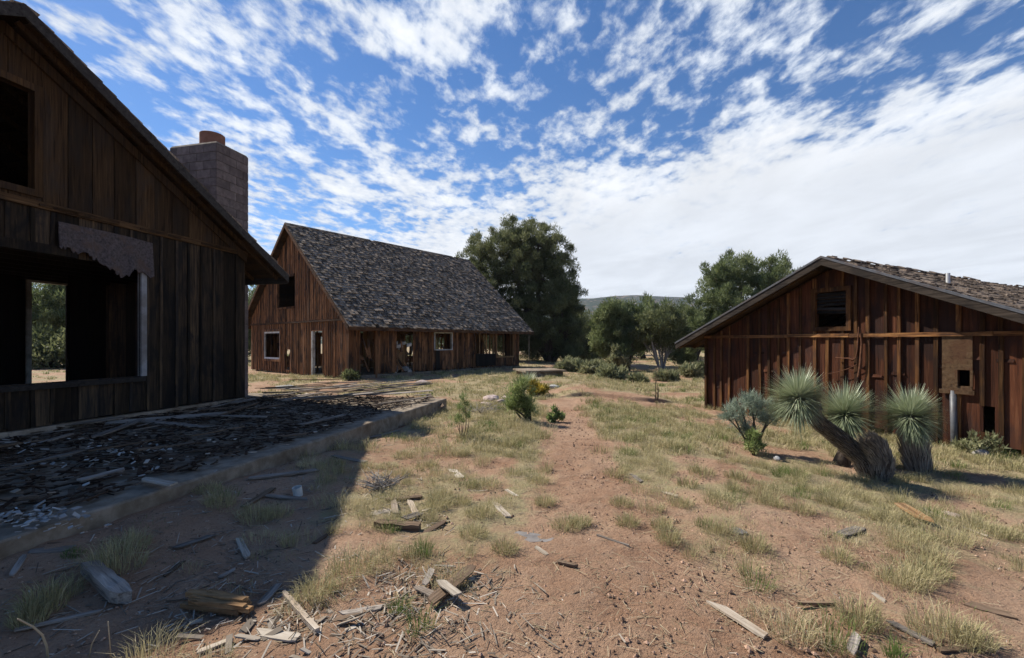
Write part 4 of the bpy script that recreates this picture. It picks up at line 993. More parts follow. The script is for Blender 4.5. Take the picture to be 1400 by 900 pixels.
    shrub(910, 521, 30, 14, 'grey green low shrub below the pale branched tree'); shrub(945, 516, 36, 24, 'grey green low shrub between the dead stalk and the barn eave')
    shrub(872, 524, 24, 12, 'low grey shrub under the round bushy juniper')
    shrub(838, 519, 44, 22, 'wide low shrub left of the round bushy juniper base'); shrub(810, 512, 40, 24, 'pale rounded shrub at the foot of the large dome tree')
    shrub(785, 508, 30, 20, 'small shrub in shade under the large dome tree'); shrub(770, 507, 20, 16, 'tiny shrub beside the trunk of the large dome tree')
    shrub(72, 486, 90, 66, 'dense olive bush seen through the rooms of the old house', 'juniper', 46, 110, Y=29)
    shrub(1005, 500, 40, 40, 'tall scrub close behind the barn corner', 'scrub', Y=24)
    shrub(846, 505, 26, 36, 'bushy undergrowth around the round juniper trunk', 'scrub', Y=29); 
    shrub(736, 542, 34, 19, 'low shrub covered in yellow flowers by the spiky yucca', 'yellow', 22, 60)
    shrub(760, 577, 26, 20, 'small sprawling grey green plant right of the tall bush by the path', 'needle', 14, 40); 
    shrub(480, 520, 24, 18, 'small dark weed at the corner of the steep cabin', 'juniper', 10, 40)
    shrub(1340, 622, 60, 34, 'thin dry bush at the foot of the barn wall', 'scrub', 16, 40)
    shrub(1030, 622, 34, 34, 'green leafy plant under the blue green sagebrush', 'needle', 16, 50)
    return shrub
SHRUB = trees()

def brush(base_px, tips, label, name, mat, tuftlen, n, cat='shrub', stem=0.02, ls=0.02, spread=0.8):
    """a bush of bare branches that end in brushes of needles; tips in photograph pixels"""
    b = G(*base_px); root = thing(name, label, cat, b); s = b.y/F
    mb = MB(); C_, A_ = [], []
    for (px, py, r) in tips:
        t = at(px, py, b.y+random.uniform(-0.25, 0.25)*r*s*2)-b; limb(mb, (random.uniform(-.03, .03), random.uniform(-.03, .03), -0.05), t, stem, stem*0.35, 0.22, 5, 6)
        for k in range(n):
            d = V((random.gauss(0, 1), random.gauss(0, 1), random.gauss(0.35, 0.8))).normalized()*r*s*random.random()**0.5
            C_.append(t+d); A_.append((d*0.8+V((0, 0, 0.5*r*s))).normalized())
    mb.build('branches', [M['bark']], root, True)
    c = np.array([tuple(p) for p in C_]); a = np.array([tuple(p) for p in A_]); k = 26
    c = np.repeat(c, k, 0)+RS.normal(size=(len(c)*k, 3))*tuftlen*0.25; T = len(c); tone = np.repeat(RS.uniform(0.1, 0.9, T//k), k)+RS.uniform(-.2, .2, T)
    a = np.repeat(a, k, 0)+RS.normal(size=(T, 3))*spread*0.6; a /= np.linalg.norm(a, axis=1)[:, None]
    w = np.cross(a, RS.normal(size=(T, 3))); w /= np.linalg.norm(w, axis=1)[:, None]; L = tuftlen*RS.uniform(0.6, 1.2, T)[:, None]
    v = np.stack([c-w*ls/2, c+w*ls/2, c+a*L], 1).reshape(-1, 3)
    quads_mesh('foliage', v, np.arange(T*3).reshape(T, 3), np.clip(tone, 0, 1), M[mat], root)
brush((1030, 616), [(1000, 562, 14), (1012, 555, 14), (1025, 550, 13), (1040, 553, 14), (1055, 560, 12), (995, 572, 10), (1030, 568, 15), (1048, 575, 12), (1012, 575, 12), (1062, 570, 9), (1020, 590, 9)], 'blue green sagebrush with bare stems left of the leaning yucca', 'sagebrush', 'sage', 0.10, 16, stem=0.020, ls=0.009)
brush((724, 577), [(700, 545, 11), (708, 532, 10), (716, 540, 11), (712, 555, 11), (722, 553, 9), (704, 560, 9), (726, 562, 7), (714, 525, 7), (697, 556, 7)], 'tall grey green needle bush beside the path in the middle', 'needle_bush', 'needle', 0.17, 9, stem=0.03, ls=0.016)
brush((632, 600), [(628, 560, 7), (636, 552, 6), (630, 575, 8), (640, 570, 7), (622, 572, 6), (633, 545, 5)], 'thin feathery weed standing at the end of the slab', 'tall_weed', 'needle', 0.08, 7, 'plant', 0.008, 0.007)
brush((898, 552), [(898, 508, 4), (897, 520, 4), (899, 532, 3), (896, 540, 3)], 'dead brown stalk standing alone near the barn corner', 'dead_stalk', 'straw', 0.05, 5, 'plant', 0.016, 0.01)

def blades(c, a0, L, wid, droop, name, mat, root, tone):
    """long narrow tapering leaves from points c along a0"""
    T = len(c); w = np.cross(a0, np.array([0.13, 0.21, 1.0])+RS.normal(size=(T, 3))*0.15); w /= np.linalg.norm(w, axis=1)[:, None]+1e-9
    p1 = c+a0*L[:, None]*0.55; tip = c+a0*L[:, None]; tip[:, 2] -= droop*L; p1[:, 2] -= droop*L*0.25
    wd = wid[:, None]
    v = np.stack([c-w*wd*0.5, c+w*wd*0.5, p1+w*wd*0.42, p1-w*wd*0.42, tip+w*wd*0.06, tip-w*wd*0.06], 1).reshape(-1, 3)
    i = np.arange(T)[:, None]*6
    f = np.concatenate([i+np.array([[0, 1, 2, 3]]), i+np.array([[3, 2, 4, 5]])], 0)
    quads_mesh(name, v, f, np.concatenate([tone, tone]), M[mat], root)
def rosette(root, c, R, axis, n=420, wid=0.0085):
    d = RS.normal(size=(n*2, 3)); d /= np.linalg.norm(d, axis=1)[:, None]; ax = np.array(V(axis).normalized()); d = d[(d@ax) > -0.72][:n]; n = len(d)
    L = R*RS.uniform(0.74, 1.08, n)*(0.93+0.12*np.sin(3*np.arctan2(d[:, 1], d[:, 0])+1)); tone = np.clip(0.5+0.35*(d@ax)+RS.uniform(-.3, .3, n), 0, 1)
    blades(np.array(c)+d*R*0.06, d, L, np.full(n, wid), RS.uniform(0.0, 0.05, n)+0.22*RS.random_sample(n)**6, 'leaf_rosette', 'yleaf', root, tone)
def skirt(mb_root, pts, rad, n, ln, name='dead_leaf_skirt', out=0.25, tone=(0.0, 1.0)):
    """dead leaves lying down along the trunk"""
    pts = [V(p) for p in pts]; C_, A_ = [], []
    for k in range(n):
        t = random.random()*(len(pts)-1); i = min(int(t), len(pts)-2); f = t-i; p = pts[i].lerp(pts[i+1], f); r = rad[i]+(rad[i+1]-rad[i])*f
        ax = (pts[i]-pts[i+1]).normalized(); o = V((random.gauss(0, 1), random.gauss(0, 1), random.gauss(0, 1))); o = (o-ax*o.dot(ax)).normalized()
        C_.append(p+o*r*0.95); A_.append((ax+o*random.uniform(-0.02, out)).normalized())
    c = np.array([tuple(p) for p in C_]); a = np.array([tuple(p) for p in A_]); n = len(c)
    blades(c, a, ln*RS.uniform(0.6, 1.2, n), np.full(n, 0.009), RS.uniform(0, 0.15, n), name, 'ydead', mb_root, np.clip(RS.uniform(tone[0], tone[1], n), 0, 1))
def yuccas():
    b = G(1198, 654); s = b.y/F
    root = thing('yucca', 'leaning thick trunked yucca with two spiky heads in front of the barn', 'yucca', b)
    loc = lambda px, py, dy=0.0: at(px, py, b.y+dy)-b
    h1 = loc(1091, 545, 0.05); stem = [V((0.0, 0.05, -0.1)), loc(1180, 628, 0.05), loc(1150, 602, 0.05), loc(1122, 580, 0.05), loc(1104, 560, 0.05)]
    mb = MB(); mb.tube(stem, [0.13, 0.115, 0.10, 0.085, 0.07], 12, 0, 0.5); 
    lobe = [V((0.04, -0.02, -0.1)), loc(1205, 630, -0.12), loc(1196, 612, -0.12), loc(1188, 602, -0.12)]
    mb.tube(lobe, [0.11, 0.125, 0.135, 0.09], 12, 0, 0.5)
    h2 = loc(1155, 567, 0.75); mb.tube([V((-0.1, 0.6, -0.1)), loc(1160, 610, 0.7), loc(1156, 580, 0.75)], [0.12, 0.10, 0.07], 10, 0, 0.5)
    mb.build('trunk', [M['bark']], root, True)
    rosette(root, h1, 0.46, (-0.45, -0.3, 0.8), 2300); rosette(root, h2, 0.54, (0.1, 0, 1), 2000)
    skirt(root, stem[::-1], [0.08, 0.095, 0.11, 0.12, 0.135], 2200, 0.12, out=0.22); skirt(root, lobe[::-1], [0.07, 0.14, 0.135, 0.12], 1400, 0.13, out=0.32, tone=(0.3, 1.0))
    # pale dead leaves hanging right under the first head
    skirt(root, [loc(1096, 552, 0.05), loc(1112, 570, 0.05)], [0.10, 0.15], 260, 0.22, out=0.6, tone=(0.6, 1.0))
    b = G(1256, 644); root = thing('yucca', 'upright yucca with a single round spiky head beside the pipe', 'yucca', b)
    loc = lambda px, py, dy=0.0: at(px, py, b.y+dy)-b
    h = loc(1244, 570); st = [V((0.02, 0, -0.1)), loc(1252, 625), loc(1248, 600), loc(1245, 580)]
    mb = MB(); mb.tube(st, [0.12, 0.13, 0.125, 0.08], 12, 0, 0.5); mb.build('trunk', [M['bark']], root, True)
    rosette(root, h, 0.48, (0.0, -0.15, 1), 2500); skirt(root, st[::-1], [0.09, 0.14, 0.15, 0.13], 1300, 0.24, out=0.32, tone=(0.3, 1.0))
    b = G(722, 531); root = thing('yucca', 'small spiky yucca beyond the needle bush by the path', 'yucca', b); s = b.y/F
    mb = MB(); mb.tube([V((0, 0, -0.05)), V((0, 0, 0.15))], [0.08, 0.05], 8); mb.build('trunk', [M['bark']], root)
    rosette(root, V((0, 0, 0.18)), 0.52, (0, 0, 1), 260, 0.024)
yuccas()

# ------------------------------------------------------------------ grass (nobody could count it)
def grass():
    C_, H_, R_, B_, Wd, Tn = [], [], [], [], [], []
    def put(x, y, h, r, n, w, tone):
        C_.append((x, y)); H_.append(h); R_.append(r); B_.append(n); Wd.append(w); Tn.append(tone)
    def scatter(n, x0, x1, y0, y1, hmul, nb, w, rmul=1.0):
        X = RS.uniform(x0, x1, n); Y = RS.uniform(y0, y1, n); ok = (np.abs(X) < 1.25*Y+0.6) & (RS.random_sample(n) < veg(X, Y)**1.2*0.95+0.004); X, Y = X[ok], Y[ok]
        for x, y in zip(X, Y):
            k = random.random(); put(x, y, hmul*random.uniform(0.07, 0.20), rmul*random.uniform(0.06, 0.17), int(nb*random.uniform(0.6, 1.4)), w, 0.50+0.22*random.gauss(0, 1))
    scatter(1500, -5, 9, 2.2, 6.5, 0.95, 130, 0.0024)
    scatter(5200, -6, 14, 6.5, 13, 1.05, 56, 0.0055, 1.25)
    scatter(8500, -14, 32, 13, 30, 1.2, 30, 0.012, 1.6)
    scatter(2600, -45, -8, 11, 40, 1.2, 26, 0.016, 1.8)
    scatter(2600, -4, 9, 2.4, 8.0, 0.42, 50, 0.0024, 1.1)
    scatter(3600, -50, 50, 30, 60, 1.4, 22, 0.035, 2.6)
    for px, py, w, tone in ((478, 785, 46, .4), (432, 815, 36, .45), (575, 862, 26, .1), (655, 706, 26, .5), (648, 735, 26, .45), (690, 755, 24, .4), (735, 660, 22, .5), (775, 722, 28, .45), (795, 718, 18, .4),
        (600, 695, 26, .55), (665, 665, 28, .5), (700, 650, 24, .5), (630, 690, 20, .5), (850, 690, 22, .45), (858, 718, 22, .4), (842, 650, 22, .4), (915, 742, 24, .45), (905, 722, 20, .5), (1030, 750, 26, .35), (1145, 765, 26, .5), (1240, 800, 36, .55), (1265, 790, 30, .5),
        (1290, 872, 52, .55), (1330, 880, 30, .6), (1175, 852, 36, .4), (1222, 898, 16, .05), (1010, 655, 26, .4), (960, 650, 24, .4), (985, 690, 28, .5), (1050, 690, 26, .5), (1095, 700, 24, .5), (1140, 690, 30, .3), (1215, 712, 34, .45), (1290, 740, 40, .5), (1345, 730, 36, .55), (1380, 735, 30, .45), (1270, 770, 30, .5), (1170, 660, 26, .4), (930, 690, 24, .5), (940, 665, 20, .4),
        (160, 775, 44, .5), (180, 745, 30, .5), (350, 708, 34, .5), (378, 705, 30, .55), (60, 830, 34, .3), (300, 690, 26, .5), (40, 850, 26, .4), (285, 672, 24, .5), (550, 625, 22, .55), (585, 640, 24, .5), (530, 640, 20, .6), (610, 620, 24, .5), (580, 605, 22, .5), (660, 620, 24, .5), (690, 610, 22, .5), (720, 630, 22, .5), (745, 690, 20, .5), (545, 835, 18, .15)):
        p = G(px, py); s = p.y/F; nb = (300 if p.y < 5 else 180) if tone >= 0.2 else 90
        put(p.x, p.y, random.uniform(0.12, 0.18)*(w/30)**0.5, w*s*0.72, nb, 0.0030 if p.y < 5 else 0.0045, tone)
    C = np.array(C_); B = np.array(B_); rep = lambda a: np.repeat(np.array(a), B, 0)
    c = rep(C); h = rep(H_); r = rep(R_); w = rep(Wd); tn = rep(np.clip(Tn, 0, 1)); T = len(c)
    ang = RS.uniform(0, 6.283, T); rr = np.sqrt(RS.random_sample(T))*r; x = c[:, 0]+np.cos(ang)*rr; y = c[:, 1]+np.sin(ang)*rr
    z = gh(x, y)-0.005
    H = h*RS.uniform(0.55, 1.15, T)*(1-0.35*(rr/np.maximum(r, 1e-6))**2)
    la = ang+RS.normal(size=T)*0.9; lean = (0.25+0.75*rr/np.maximum(r, 1e-6))*RS.uniform(0.3, 1.3, T)
    ux, uy = np.cos(la), np.sin(la); lat = la+math.pi/2+RS.normal(size=T)*0.6; wx, wy = np.cos(lat)*w*0.5, np.sin(lat)*w*0.5
    z0 = z; p0 = np.stack([x, y, z0], 1); p1 = np.stack([x+ux*H*lean*0.35, y+uy*H*lean*0.35, z0+H*0.62], 1); p2 = np.stack([x+ux*H*lean*1.0, y+uy*H*lean*1.0, z0+H*(1.0-0.25*np.minimum(lean, 1.2))], 1)
    wv = np.stack([wx, wy, np.zeros(T)], 1)
    v = np.stack([p0-wv, p0+wv, p1+wv*0.85, p1-wv*0.85, p2+wv*0.15, p2-wv*0.15], 1).reshape(-1, 3); i = np.arange(T)[:, None]*6
    tone = np.clip(tn+RS.normal(size=T)*0.22, 0, 1)
    green = rep(np.array(Tn) < 0.2)
    def mk(sel, name, mat, lab):
        idx = np.where(sel)[0]
        if not len(idx): return
        vv = v.reshape(-1, 6, 3)[idx].reshape(-1, 3); j = np.arange(len(idx))[:, None]*6
        f = np.concatenate([j+np.array([[0, 1, 2, 3]]), j+np.array([[3, 2, 4, 5]])], 0)
        o = quads_mesh(name, vv, f, np.concatenate([tone[idx], tone[idx]]), M[mat]); tag(o, lab, 'grass', None, 'stuff')
    mk(~green, 'dry_grass', 'grass', 'pale dry grass tufts scattered over the dirt'); mk(green, 'green_grass', 'greengrass', 'scattered bright green weeds and grass tufts')
grass()

# ------------------------------------------------------------------ fine litter: pebbles, chips, straw
def gravel():
    n = 42000; X = RS.uniform(-4, 9, n); Y = 2.0+RS.random_sample(n)**1.7*9; ok = (np.abs(X) < 1.2*Y+0.5) & (RS.random_sample(n) < 1.0-0.7*veg(X, Y)) & (X > -1.55+0.238*(Y-10.9)); X, Y = X[ok], Y[ok]; n = len(X)
    s = 0.003+0.014*RS.random_sample(n)**3.2; cl = fbm(X*1.5, Y*1.5, 61, 3); s *= np.where(cl > 0.5, 1.2, 0.8)*np.where(X < -0.8, 0.6, 1.0)
    base = np.array([[1, 0, 0], [0, 1, 0], [-1, 0, 0], [0, -1, 0], [0, 0, 0.8], [0, 0, -0.6]], float)
    d = base[None]*RS.uniform(0.6, 1.3, (n, 6, 1))*s[:, None, None]; a = RS.uniform(0, 6.28, n); ca, sa = np.cos(a)[:, None], np.sin(a)[:, None]
    x = d[..., 0]*ca-d[..., 1]*sa; y = d[..., 0]*sa+d[..., 1]*ca
    v = np.stack([x+X[:, None], y+Y[:, None], d[..., 2]+gh(X, Y)[:, None]+0.006], -1).reshape(-1, 3)
    fb = np.array([[0, 1, 4], [1, 2, 4], [2, 3, 4], [3, 0, 4], [1, 0, 5], [2, 1, 5], [3, 2, 5], [0, 3, 5]])
    f = (np.arange(n)[:, None, None]*6+fb[None]).reshape(-1, 3)
    o = quads_mesh('gravel', v, f, np.repeat(RS.random_sample(n), 8), M['pebble']); tag(o, 'fine gravel and clods on the red dirt', 'gravel', None, 'stuff')
gravel()
def chips(n, sample, l0, l1, w0, w1, mat, name, label, tilt=0.15, lift=0.004, cat='debris', tones=(0, 1)):
    pts = sample(n); n = len(pts); L = RS.uniform(0, 1, n)**1.8*(l1-l0)+l0; Wd = RS.uniform(w0, w1, n); a = RS.uniform(0, 6.28, n)
    t = RS.normal(size=n)*tilt; t2 = RS.normal(size=n)*tilt
    u = np.stack([np.cos(a)*np.cos(t), np.sin(a)*np.cos(t), np.sin(t)], 1); w = np.stack([-np.sin(a), np.cos(a), t2], 1)
    th = np.minimum(Wd*0.25, 0.007)
    c = pts.copy(); c[:, 2] += lift+np.abs(np.sin(t))*L*0.5+RS.random_sample(n)*lift
    nn = np.cross(u, w); 
    U = u*L[:, None]/2; Wv = w*Wd[:, None]/2; Nn = nn*th[:, None]/2; j = lambda: RS.uniform(0.75, 1.15, n)[:, None]
    v = np.stack([c-U*j()-Wv*j()-Nn, c+U*j()-Wv*j()-Nn, c+U*j()+Wv*j()-Nn, c-U*j()+Wv*j()-Nn, c-U*j()-Wv+Nn, c+U*j()-Wv+Nn, c+U*j()+Wv+Nn, c-U*j()+Wv+Nn], 1).reshape(-1, 3)
    fb = np.array([[3, 2, 1, 0], [4, 5, 6, 7], [0, 1, 5, 4], [1, 2, 6, 5], [2, 3, 7, 6], [3, 0, 4, 7]]); f = (np.arange(n)[:, None, None]*8+fb[None]).reshape(-1, 4)
    o = quads_mesh(name, v, f, np.repeat(RS.uniform(tones[0], tones[1], n), 6), M[mat]); tag(o, label, cat, None, 'stuff'); return o
def on_slab(k0, k1, q0, q1, zz=0.262):
    def f(n):
        k = RS.uniform(k0, k1, n); q = RS.uniform(q0, q1, n); return np.stack([SL_END.x-W.x*k-N.x*q, SL_END.y-W.y*k-N.y*q, np.full(n, zz)], 1)
    return f
def on_ground(boxes):
    def f(n):
        out = []
        for (px, py, rx, ry, wt) in boxes:
            m = int(n*wt); a = RS.normal(size=m)*rx+px; b = RS.normal(size=m)*ry+py; b = np.clip(b, 540, 960)
            Y = EYE/((b-HY)/F); X = (a-CX)/F*Y; ok = X > -1.5+0.238*(Y-10.9); out.append(np.stack([X, Y, gh(X, Y)], 1)[ok])
        return np.concatenate(out)
    return f
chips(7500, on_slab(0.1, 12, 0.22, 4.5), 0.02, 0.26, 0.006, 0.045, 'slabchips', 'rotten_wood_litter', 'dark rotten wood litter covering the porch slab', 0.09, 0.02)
chips(260, on_slab(0.1, 12, 0.0, 4.5), 0.03, 0.14, 0.015, 0.06, 'chips', 'shingle_scraps', 'grey shingle scraps strewn over the porch slab', 0.15, 0.045)
def flakes_spot(n):
    a = []
    for px, py, rx, ry, m in ((50, 715, 40, 9, 0.45), (180, 618, 30, 8, 0.2), (30, 612, 30, 5, 0.12), (120, 640, 60, 10, 0.2)):
        k = int(n*m); x = RS.normal(size=k)*rx+px; y = RS.normal(size=k)*ry+py; Y = (EYE-0.27)/((y-HY)/F); a.append(np.stack([(x-CX)/F*Y, Y, np.full(k, 0.275)], 1))
    return np.concatenate(a)
chips(230, flakes_spot, 0.01, 0.08, 0.012, 0.04, 'plaster', 'plaster_flakes', 'pale plaster flakes fallen on the porch slab', 0.3, 0.02)
chips(2300, on_ground([(410, 845, 100, 40, .17), (540, 700, 60, 25, .16), (600, 800, 60, 30, .16), (560, 860, 90, 40, .12), (330, 740, 130, 60, .24), (120, 820, 110, 40, .10), (300, 660, 120, 30, .14), (480, 640, 60, 30, .12)]), 0.02, 0.17, 0.002, 0.010, 'chips', 'wood_splinters', 'small pale wood splinters littering the dirt by the slab', 0.12)
chips(34, on_ground([(320, 862, 40, 16, .35), (430, 862, 50, 22, .3), (540, 700, 30, 10, .2), (600, 815, 25, 12, .15)]), 0.05, 0.14, 0.015, 0.04, 'chips', 'broken_shingles', 'broken pale shingle pieces at the shadow edge', 0.2, 0.004, tones=(0.3, 0.85))
chips(4200, on_ground([(800, 740, 260, 110, .5), (1150, 780, 200, 80, .3), (600, 650, 150, 60, .2)]), 0.02, 0.16, 0.0012, 0.004, 'straw', 'dry_stalks', 'dry straw stalks lying on the dirt', 0.1, 0.004)
chips(260, on_ground([(900, 760, 300, 90, .6), (1200, 820, 120, 50, .4)]), 0.006, 0.035, 0.002, 0.006, 'chips', 'bark_litter', 'dark bark crumbs on the path dirt', 0.2)

# ------------------------------------------------------------------ single boards, sticks and stones
def plank_mesh(L, w, t, jag=0.35, bend=0.0):
    mb = MB(); n = 7; rings = []
    cut0, cut1 = random.uniform(-jag, jag)*w, random.uniform(-jag, jag)*w
    for i in range(n+1):
        f = i/n; x = -L/2+L*f; j0 = w*random.uniform(-0.05, 0.05); j1 = w*random.uniform(-0.05, 0.05); z = bend*L*(f-0.5)**2
        xa = x+(cut0 if i == 0 else 0)*1+(cut1 if i == n else 0); xb = x-(cut0 if i == 0 else 0)-(cut1 if i == n else 0)
        ta = 1.0
        if i in (0, n): ta = random.uniform(0.55, 0.95)
        rings.append([(xa, -w/2*ta+j0, z-t/2), (xb, w/2*ta+j1, z-t/2), (xb, w/2*ta+j1, z+t/2*random.uniform(0.8, 1.1)), (xa, -w/2*ta+j0, z+t/2*random.uniform(0.8, 1.1))])
    vs = [p for r in rings for p in r]; fs = [(3, 2, 1, 0), tuple(n*4+k for k in range(4))]
    for i in range(n):
        for k in range(4): fs.append((i*4+k, i*4+(k+1) % 4, (i+1)*4+(k+1) % 4, (i+1)*4+k))
    mb.add(vs, fs, 0); return mb
def plank(p, q, w, t, mat, label, name='wood_plank', group='loose boards on the dirt', slab=False, tilt=0.0, lift=0.0, bend=0.02, jag=0.35, cat='board'):
    if name == 'wood_plank': w *= 0.7; t *= 0.5
    if slab:
        f = lambda px, py: at(px, py, (EYE-0.27)/((py-HY)/F))
    else: f = G
    A, B = f(*p), f(*q); d = B-A; L = math.hypot(d.x, d.y); mb = plank_mesh(L, w, t, jag, bend); m = (A+B)/2
    if not slab: m.z = ghf(m.x, m.y)
    o = mb.build(name, [M[mat]]); o.location = (m.x, m.y, m.z+t/2+0.006+lift+abs(math.sin(tilt))*w*0.4); o.rotation_euler = (tilt, -math.asin(max(-0.3, min(0.3, (d.z if not slab else 0)/L))), math.atan2(d.y, d.x))
    return tag(o, label, cat, group)
B_ = 'loose boards on the dirt'
plank((122, 783), (170, 826), 0.095, 0.075, 'greyplank', 'short thick grey beam end in the shadow near the bottom left', 'beam_stub', None)
plank((20, 864), (140, 837), 0.05, 0.02, 'greyplank', 'long thin grey board in the shadow below the thick beam end')
plank((240, 751), (289, 734), 0.09, 0.02, 'greyplank', 'grey board alone on bare shaded dirt, middle of the house shadow')
plank((326, 738), (339, 764), 0.07, 0.025, 'paleplank', 'short pale board pointing at the camera in the house shadow')
plank((340, 657), (434, 645), 0.12, 0.03, 'greyplank', 'wide grey board lying just below the slab edge in shadow', tilt=0.1)
plank((356, 678), (420, 684), 0.09, 0.025, 'greyplank', 'grey board lying beside the small white can')
plank((332, 696), (374, 670), 0.08, 0.025, 'brownplank', 'brown board crossing under the grey board by the white can', tilt=0.2)
plank((356, 829), (381, 801), 0.07, 0.02, 'greyplank', 'grey board lying across the shadow edge')
plank((388, 816), (434, 868), 0.03, 0.03, 'paleplank', 'long bleached stick at the sunlit shadow edge', 'bleached_stick', B_, cat='stick')
plank((354, 867), (408, 875), 0.10, 0.02, 'paleplank', 'wide pale board right of the split log', jag=0.6)
plank((270, 895), (318, 876), 0.05, 0.02, 'paleplank', 'narrow pale board at the bottom edge below the split log')
plank((466, 842), (522, 833), 0.07, 0.02, 'greyplank', 'grey board below the sunlit pair of grass tufts')
plank((455, 852), (500, 838), 0.05, 0.02, 'brownplank', 'brown board just under the grey one below the grass tufts')
plank((588, 834), (647, 784), 0.11, 0.03, 'brownplank', 'long brown board leaning in the small pile near the middle', tilt=0.15, lift=0.03)
plank((602, 811), (626, 831), 0.09, 0.02, 'paleplank', 'pale board laid across the long brown board', lift=0.065, tilt=-0.1)
plank((570, 807), (598, 821), 0.08, 0.02, 'greyplank', 'grey board at the left side of the small middle pile', lift=0.01)
plank((580, 807), (591, 785), 0.06, 0.02, 'greyplank', 'short grey board standing off the small middle pile', lift=0.02, tilt=0.2)
plank((508, 704), (534, 699), 0.17, 0.02, 'paleplank', 'broad pale board scrap left of the dark log', jag=0.7)
plank((538, 690), (541, 708), 0.08, 0.02, 'paleplank', 'short pale board in the pile above the dark log, left one', lift=0.03)
plank((560, 690), (569, 709), 0.08, 0.02, 'paleplank', 'short pale board in the pile above the dark log, right one', lift=0.03)
plank((528, 686), (577, 682), 0.09, 0.05, 'brownplank', 'dark brown board along the far side of the sunlit pile')
plank((514, 722), (574, 727), 0.09, 0.06, 'brownplank', 'dark weathered log in front of the sunlit pile', 'dark_log', None, cat='log')
plank((552, 716), (576, 708), 0.09, 0.02, 'greyplank', 'grey board resting on the dark log', lift=0.03, tilt=0.2)
plank((562, 741), (610, 714), 0.08, 0.025, 'brownplank', 'long brown board right of the dark log')
plank((676, 689), (695, 709), 0.09, 0.025, 'paleplank', 'pale board alone between grass tufts left of the path')
plank((732, 750), (748, 761), 0.06, 0.02, 'paleplank', 'small pale board beside the flat grey stone sheet')
plank((816, 734), (860, 749), 0.02, 0.015, 'greyplank', 'thin grey stick lying across the footpath', 'stick', None, cat='stick')
plank((762, 771), (788, 777), 0.03, 0.02, 'brownplank', 'short brown stick just below the flat grey stone sheet', 'stick', None, cat='stick')
plank((692, 671), (708, 681), 0.06, 0.02, 'paleplank', 'small pale board among tufts further up the left of the path')
plank((862, 648), (877, 660), 0.09, 0.02, 'greyplank', 'grey board right of the path among dry tufts')
plank((618, 643), (631, 655), 0.14, 0.02, 'paleplank', 'pale scrap board in dry grass below the feathery weed')
plank((440, 700), (462, 694), 0.05, 0.02, 'greyplank', 'small grey board at the upper tip of the house shadow')
plank((979, 829), (1047, 873), 0.085, 0.025, 'paleplank', 'long pale board alone on red dirt, right of the path bottom', jag=0.9)
plank((1229, 697), (1268, 721), 0.17, 0.03, 'orangeplank', 'broad orange tan board among tufts below the upright yucca', lift=0.05)
plank((1149, 733), (1177, 724), 0.13, 0.03, 'greyplank', 'grey board left of the broad orange tan board')
plank((1182, 806), (1210, 825), 0.05, 0.02, 'paleplank', 'short pale board between two large tufts at the lower right')
plank((1322, 828), (1382, 844), 0.13, 0.025, 'brownplank', 'wide brown board near the right edge')
plank((1216, 852), (1277, 884), 0.06, 0.02, 'greyplank', 'long grey board in front of the biggest tuft at the lower right')
plank((1163, 900), (1171, 874), 0.06, 0.02, 'greyplank', 'grey board end standing at the bottom edge, right of centre', lift=0.02)
plank((907, 674), (927, 680), 0.07, 0.02, 'paleplank', 'pale board lying right of the path, farthest of the right side boards')
plank((1090, 828), (1140, 829), 0.02, 0.02, 'brownplank', 'thin dark stick left of the short pale board at the lower right', 'stick', None, cat='stick')
plank((1283, 892), (1332, 887), 0.05, 0.02, 'brownplank', 'brown board at the very bottom under the biggest tuft')
plank((1257, 696), (1350, 738), 0.012, 0.01, 'paleplank', 'long thin pale stalk lying right of the orange tan board', 'dry_cane', None, cat='stick', bend=0.1)
plank((640, 795), (648, 792), 0.06, 0.02, 'paleplank', 'tiny pale scrap at the tip of the long brown board')
plank((300, 792), (322, 780), 0.05, 0.02, 'greyplank', 'small grey board left of the split log in shadow')
plank((100, 752), (40, 757), 0.12, 0.02, 'greyplank', 'grey board in shadow along the slab foot at the left')
plank((16, 790), (34, 762), 0.05, 0.02, 'greyplank', 'narrow grey board by the slab foot at the left edge')
plank((225, 790), (250, 770), 0.05, 0.02, 'brownplank', 'short brown board in the middle of the shade above the beam stub')
plank((430, 745), (455, 728), 0.05, 0.02, 'brownplank', 'brown board crossing the sunlit tip of the shadow', tilt=0.1)
# boards on the slab
S_ = 'boards lying on the porch slab'
plank((196, 661), (238, 669), 0.13, 0.03, 'paleplank', 'short pale board at the slab edge in shadow', group=S_, slab=True, lift=0.03)
plank((108, 664), (170, 648), 0.10, 0.03, 'greyplank', 'grey board lying on litter in the middle of the shaded slab', group=S_, slab=True, lift=0.03, tilt=0.15)
plank((0, 690), (52, 684), 0.10, 0.03, 'brownplank', 'brown board on the slab at the left edge', group=S_, slab=True, lift=0.02)
plank((0, 648), (110, 622), 0.12, 0.03, 'greyplank', 'long grey board on the slab below the big window', group=S_, slab=True, lift=0.03)
plank((120, 622), (210, 606), 0.10, 0.03, 'brownplank', 'brown board on the slab near the wall footing', group=S_, slab=True, lift=0.03)
plank((410, 584), (470, 570), 0.14, 0.03, 'greyplank', 'grey board lying along the slab where the shade ends', group=S_, slab=True, lift=0.02)
plank((420, 596), (380, 600), 0.12, 0.03, 'brownplank', 'brown board on the shaded slab near its edge', group=S_, slab=True, lift=0.02)
